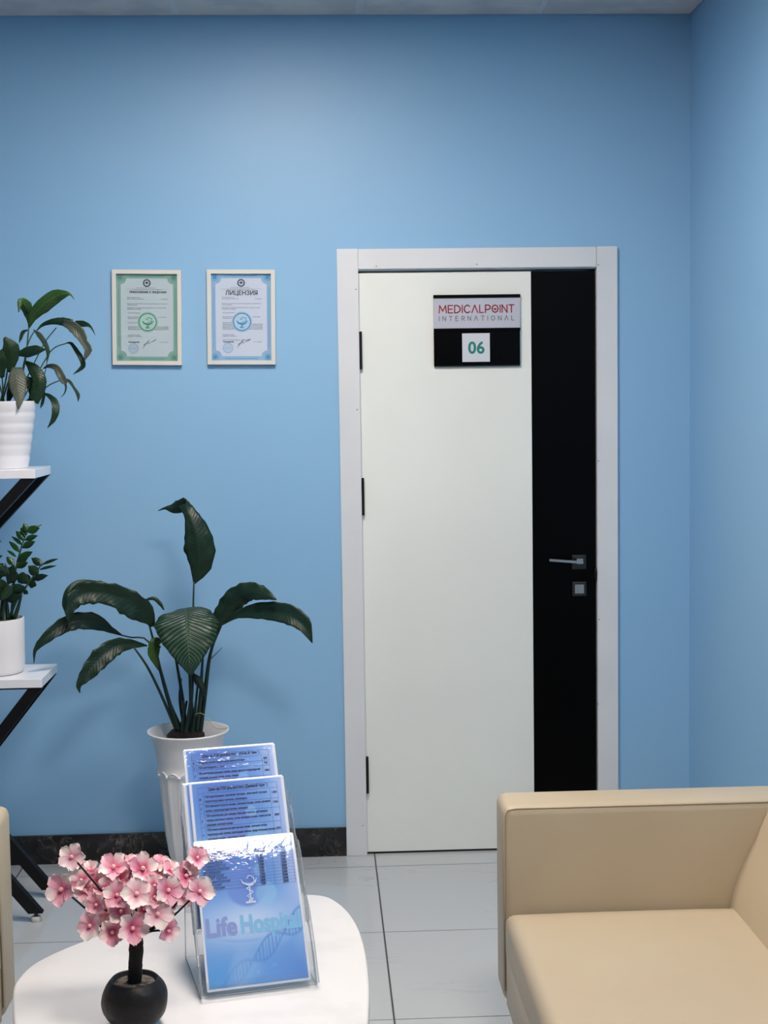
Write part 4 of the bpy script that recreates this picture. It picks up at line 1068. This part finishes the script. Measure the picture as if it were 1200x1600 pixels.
pricelist(o3, T_, sw, sh, 'Цены на УЗИ диагностику   (Ночной тариф)', [
 (.15, .885, 'УЗИ дуплекс артерий сосудов нижних конечностей вены', .50), (.10, .885, '1', .012), (.86, .885, '800', .04),
 (.15, .850, 'УЗИ щитовидной железы', .28), (.10, .85, '2', .012), (.86, .85, '700', .04),
 (.15, .808, 'УЗИ комплексное: внутренних органов, печени, желчного и поджелудочной', .66), (.15, .776, 'селезенка, мочевой пузырь, почки, железы', .42), (.10, .79, '3', .012), (.86, .795, '1800', .05), (.15, .74, 'УЗИ брюшной полости', .3), (.15, .70, 'УЗИ почек', .3)],
 [.915, .875, .84, .765, .73, .69])

# ------------------------------------------------------------------ blossom tree
bc = onz(212, 1604, ZT); bc.z = ZT
tree = thing('blossom_tree', bc, 'small artificial tree of pink blossoms in a round black pot on the white table', 'artificial plant')
Rb = .0605
prof = [(0, 0)]
for k in range(1, 15):
    a_ = PI*(.12+.615*k/14)
    prof.append((Rb*math.sin(a_), .052-Rb*.93*math.cos(a_)+0))
prof[0] = (0, 0); prof = [(0, 0), (.026, 0)]+[p_ for p_ in prof[1:] if p_[1] > .001]
rt = prof[-1][0]; zt_ = prof[-1][1]
prof += [(rt-.002, zt_+.002), (rt-.005, zt_), (rt-.006, zt_-.008), (0, zt_-.008)]
bm = bmesh.new(); lathe(bm, prof, tuple(bc), 40, wob=lambda a, z: 1+.012*math.sin(a*5+z*90)+.012*math.sin(a*3-z*60))
obj('pot', bm, M['clay'], tree, smooth=True)
bm = bmesh.new(); lathe(bm, [(0, .004), (rt-.008, .002), (rt-.007, 0), (0, 0)], (bc.x, bc.y, ZT+zt_-.008), 24); obj('filling', bm, M['gravel'], tree, smooth=True)
TB = Vector((bc.x, bc.y, ZT+zt_-.006)); ttop = at(213, 1462, bc.y)
bm = bmesh.new(); tube(bm, [TB, TB.lerp(ttop, .5)+Vector((.001, 0, 0)), ttop], [.0135, .0125, .0135, .012], 14, 14)
for v_ in bm.verts: v_.co += Vector((noise.noise(v_.co*150), noise.noise(v_.co*150+Vector((9, 0, 0))), 0))*.002
obj('trunk', bm, M['bark'], tree, smooth=True)
fl = [(98, 1390, 21, -.02), (113, 1339, 17, 0), (128, 1376, 15, .02), (148, 1381, 17, .02), (156, 1373, 15, .03), (178, 1356, 19, .03), (184, 1399, 18, -.04), (213, 1397, 20, -.05), (163, 1390, 14, 0),
 (222, 1358, 20, .02), (240, 1366, 16, .03), (262, 1391, 19, -.03), (241, 1402, 14, -.04), (245, 1428, 20, -.05), (207, 1450, 20, -.06), (176, 1456, 17, -.04), (142, 1446, 18, -.03),
 (152, 1414, 15, -.02), (190, 1424, 17, -.04), (170, 1425, 16, -.01), (262, 1454, 15, -.01), (290, 1369, 18, .02), (311, 1393, 19, 0), (308, 1341, 15, .03), (268, 1362, 15, .04), (286, 1400, 15, .02),
 (205, 1372, 16, .04), (225, 1420, 15, -.02), (133, 1392, 14, .01), (205, 1350, 15, .05), (262, 1408, 14, .02), (158, 1438, 15, 0), (228, 1440, 15, 0), (240, 1385, 15, .0), (140, 1360, 13, .04), (185, 1375, 15, .02), (193, 1440, 14, 0), (120, 1352, 12, .04), (165, 1408, 14, .03), (250, 1352, 15, .05), (275, 1380, 14, .04), (230, 1372, 14, .02), (200, 1412, 14, .03), (298, 1352, 12, .03), (150, 1432, 13, .03)]
def petal_mesh(var):
    bm = bmesh.new(); col = bm.loops.layers.float_color.new('pigment'); rnd = random.Random(var)
    tones = [((242, 180, 196), (214, 96, 132)), ((246, 196, 206), (220, 116, 148)), ((240, 168, 188), (198, 74, 116)), ((247, 216, 218), (226, 142, 164))][var]
    for k in range(5):
        a0 = 2*PI*k/5+rnd.uniform(-.1, .1); tilt = rnd.uniform(.18, .5); w0 = rnd.uniform(.60, .72); pale = rnd.random() < .28
        grid = []; NU, NV = 8, 7
        for j in range(NV+1):
            r_ = .06+.94*j/NV; row = []
            wid = w0*(math.sin(min(1, r_*1.05)*PI*.62)**.9)*(1 if r_ < .8 else 1-.55*((r_-.8)/.2)**2)
            for i in range(NU+1):
                f = i/NU*2-1
                x = r_*(1-.16*(abs(f)**2)*(r_ > .3)) - (.07*math.exp(-(f/.2)**2) if j == NV else 0)+(.03*math.sin(i*2.3+k) if j == NV else 0); y = f*wid
                z = tilt*r_**1.6*.8-.10*(r_ > .75)*(r_-.75)*4+.18*f*f*r_+.03*math.sin(f*7+k)*r_
                p_ = Vector((x, y*.62, z)); p_ = Matrix.Rotation(a0, 3, 'Z') @ p_
                c = lerp(tones[1], tones[0], sm(.05, .62, r_))
                c = lerp(c, (252, 232, 230), .55*sm(.6, 1.05, r_)*(1 if not pale else 1)); 
                if pale: c = lerp(c, (250, 240, 232), .75*sm(.2, .7, r_))
                row.append((bm.verts.new(p_), srgb(*c)))
            grid.append(row)
        for j in range(NV):
            for i in range(NU):
                q = (grid[j][i], grid[j][i+1], grid[j+1][i+1], grid[j+1][i]); f_ = bm.faces.new([z_[0] for z_ in q])
                for lp, z_ in zip(f_.loops, q): lp[col] = z_[1]
    me = bpy.data.meshes.new('blossom'); bm.to_mesh(me); bm.free(); me.materials.append(M['petal'])
    for p_ in me.polygons: p_.use_smooth = True
    return me
pm = [petal_mesh(k) for k in range(4)]
bm = bmesh.new(); sphere(bm, (0, 0, .16), .13, 14, 10); pearl_me = bpy.data.meshes.new('pearl'); bm.to_mesh(pearl_me); bm.free(); pearl_me.materials.append(M['pearl'])
for p_ in pearl_me.polygons: p_.use_smooth = True
ccx = at(205, 1415, bc.y+.01)
hubs = [ttop+Vector((0, 0, -.003))]
rnd = random.Random(3)
for k, (px, py, r_, dy) in enumerate(fl):
    pos = at(px, py, bc.y+dy); sc = r_*1.36*(pos-CAM).dot(fw)/F
    out = (pos-ccx); out = Vector((out.x*1.0, out.y, out.z*1.0)); 
    tocam = (CAM-pos).normalized()
    d = (tocam*.85+out.normalized()*.55+Vector((rnd.uniform(-.25, .25), rnd.uniform(-.1, .1), rnd.uniform(-.2, .25)))).normalized()
    if dy > .03: d = (d+Vector((0, 0, .7))).normalized()
    o = bpy.data.objects.new('blossom', pm[(k*7+k//3) % 4]); C.objects.link(o); o.parent = tree
    o.location = pos-bc; q = d.to_track_quat('Z', 'Y'); o.rotation_mode = 'QUATERNION'
    o.rotation_quaternion = q @ Matrix.Rotation(rnd.uniform(0, 6), 3, 'Z').to_quaternion(); o.scale = (sc, sc, sc)
    pe = bpy.data.objects.new('pearl', pearl_me); C.objects.link(pe); pe.parent = o
    mid = ttop.lerp(pos, .5)+Vector((0, 0, -.014 if abs(px-212) > 70 and py > 1380 else .004))
    bm = bmesh.new(); tube(bm, [ttop+Vector((0, 0, -.008)), ttop.lerp(mid, .6)+Vector((0, 0, .0)), mid, pos-d*.003], [.0042, .0028, .0022, .0016], 7, 10)
    obj('branch', bm, M['bark'], tree, smooth=True)

# ------------------------------------------------------------------ sofas
def sofa(sgn, xf, yfar, ynear, label):
    """sgn=+1: back to the right wall, facing left. xf = x of the front"""
    dpt = .80 if sgn > 0 else .78
    X = lambda t_: xf+sgn*t_
    sf = thing('sofa', (X(dpt/2), (yfar+ynear)/2, 0), label, 'sofa', 'cream leather sofas facing each other')
    zt, zb_ = .642, .178; aw = .135
    def rb(x0, x1, y0, y1, z0, z1, r, seg=5):
        a, b = sorted((x0, x1)); c, d = sorted((y0, y1)); return bx(a, b, c, d, z0, z1, r=r, seg=seg)
    for k, (ya, yb_) in enumerate(((yfar-aw, yfar), (ynear, ynear+aw))):
        ar = obj('armrest', rb(X(0), X(dpt), ya, yb_, zb_, zt, .022), M['leather'], sf, smooth=True)
        yi = ya if k == 0 else yb_
        s_ = 1 if k == 0 else -1
        bm = bmesh.new()                          # welt along the inner top edge and down the front
        q = [(X(dpt-.02), yi+s_*.004, zt-.006), (X(.03), yi+s_*.004, zt-.006), (X(.012), yi+s_*.005, zt-.010), (X(.005), yi+s_*.006, zt-.022), (X(.003), yi+s_*.006, zt-.06), (X(.003), yi+s_*.006, zb_+.03)]
        tube(bm, q, .0022, 8)
        obj('welt', bm, M['leather'], ar, smooth=True)
    yi0, yi1 = ynear+aw+.001, yfar-aw-.001
    obj('seat_base', rb(X(.005), X(dpt-.02), yi0, yi1, zb_, .304, .005, 2), M['leather'], sf, smooth=True)
    # seat cushion, crowned
    def ticks(L, r, k):
        e = [r*(1-math.cos(PI/2*q/6)) for q in range(7)]
        return [q/L for q in e]+[(r+(L-2*r)*q/k)/L for q in range(1, k)]+[1-q/L for q in e[::-1]]
    ta, tb_ = ticks(.556, .030, 12), ticks(yi1-yi0, .030, 18)
    nx, ny = len(ta)-1, len(tb_)-1; bm = bmesh.new(); zc = .398; x0_, x1_ = .004, .56
    def crown(a, b): return .010*(1-abs(a*2-1)**3)*(1-abs(b*2-1)**6)
    V = []
    for j in range(ny+1):
        row = []
        for i in range(nx+1):
            a, b = ta[i], tb_[j]
            xx = X(x0_+(x1_-x0_)*a); yy = yi0+(yi1-yi0)*b
            edge = min(a*(x1_-x0_), b*(yi1-yi0), (1-b)*(yi1-yi0)); rr = .030
            dz = 0 if edge >= rr else -(rr-math.sqrt(max(0, rr*rr-(rr-edge)**2)))
            row.append(bm.verts.new((xx, yy, zc+crown(a, b)+dz)))
        V.append(row)
    for j in range(ny):
        for i in range(nx): bm.faces.new((V[j][i], V[j][i+1], V[j+1][i+1], V[j+1][i]))
    per = [V[0][i] for i in range(nx+1)]+[V[j][nx] for j in range(1, ny+1)]+[V[ny][i] for i in range(nx-1, -1, -1)]+[V[j][0] for j in range(ny-1, 0, -1)]
    low = [bm.verts.new((v_.co.x, v_.co.y, .302)) for v_ in per]
    for i in range(len(per)):
        j = (i+1) % len(per); bm.faces.new((per[i], low[i], low[j], per[j]))
    bm.faces.new(low); bmesh.ops.recalc_face_normals(bm, faces=bm.faces)
    # denser border for a round edge
    obj('seat_cushion', bm, M['leather'], sf, smooth=True, auto=60)
    # backrest: leaning wedge, rounded
    pr_ = [(.515, .385), (.60, zt-.03), (.615, zt-.008), (.64, zt), (dpt-.03, zt), (dpt-.01, zt-.02), (dpt-.01, .30), (.515, .30)]
    pr_ = [(.520, .385), (.530, .43), (.553, .49), (.582, .55), (.606, zt-.035), (.617, zt-.012), (.64, zt-.002), (dpt-.035, zt-.002), (dpt-.012, zt-.02), (dpt-.01, .30), (.520, .30)]
    bm = bmesh.new(); prism(bm, [(X(a), yi0, b) for a, b in pr_], Vector((0, yi1-yi0, 0))); bmesh.ops.recalc_face_normals(bm, faces=bm.faces)
    obj('backrest', bm, M['leather'], sf, smooth=True, auto=40)
    for a in (.09, dpt-.09):
        for y in (yfar-.07, ynear+.07):
            bm = bmesh.new(); tube(bm, [(X(a), y, 0), (X(a), y, zb_+.004)], .018, 16)
            obj('leg', bm, M['chrome'], sf, smooth=True, auto=40)
    return sf
yfar = -D+3.315
xfr = at(775.5, 1400, yfar).x
sofa(1, xfr, yfar, yfar-1.42, 'cream leather sofa in the right foreground, its far armrest in front of the door')
xfl = at(21.5, 1400, yfar).x
sofa(-1, xfl, yfar, yfar-1.42, 'cream leather sofa at the left edge, only the front of its far armrest showing')
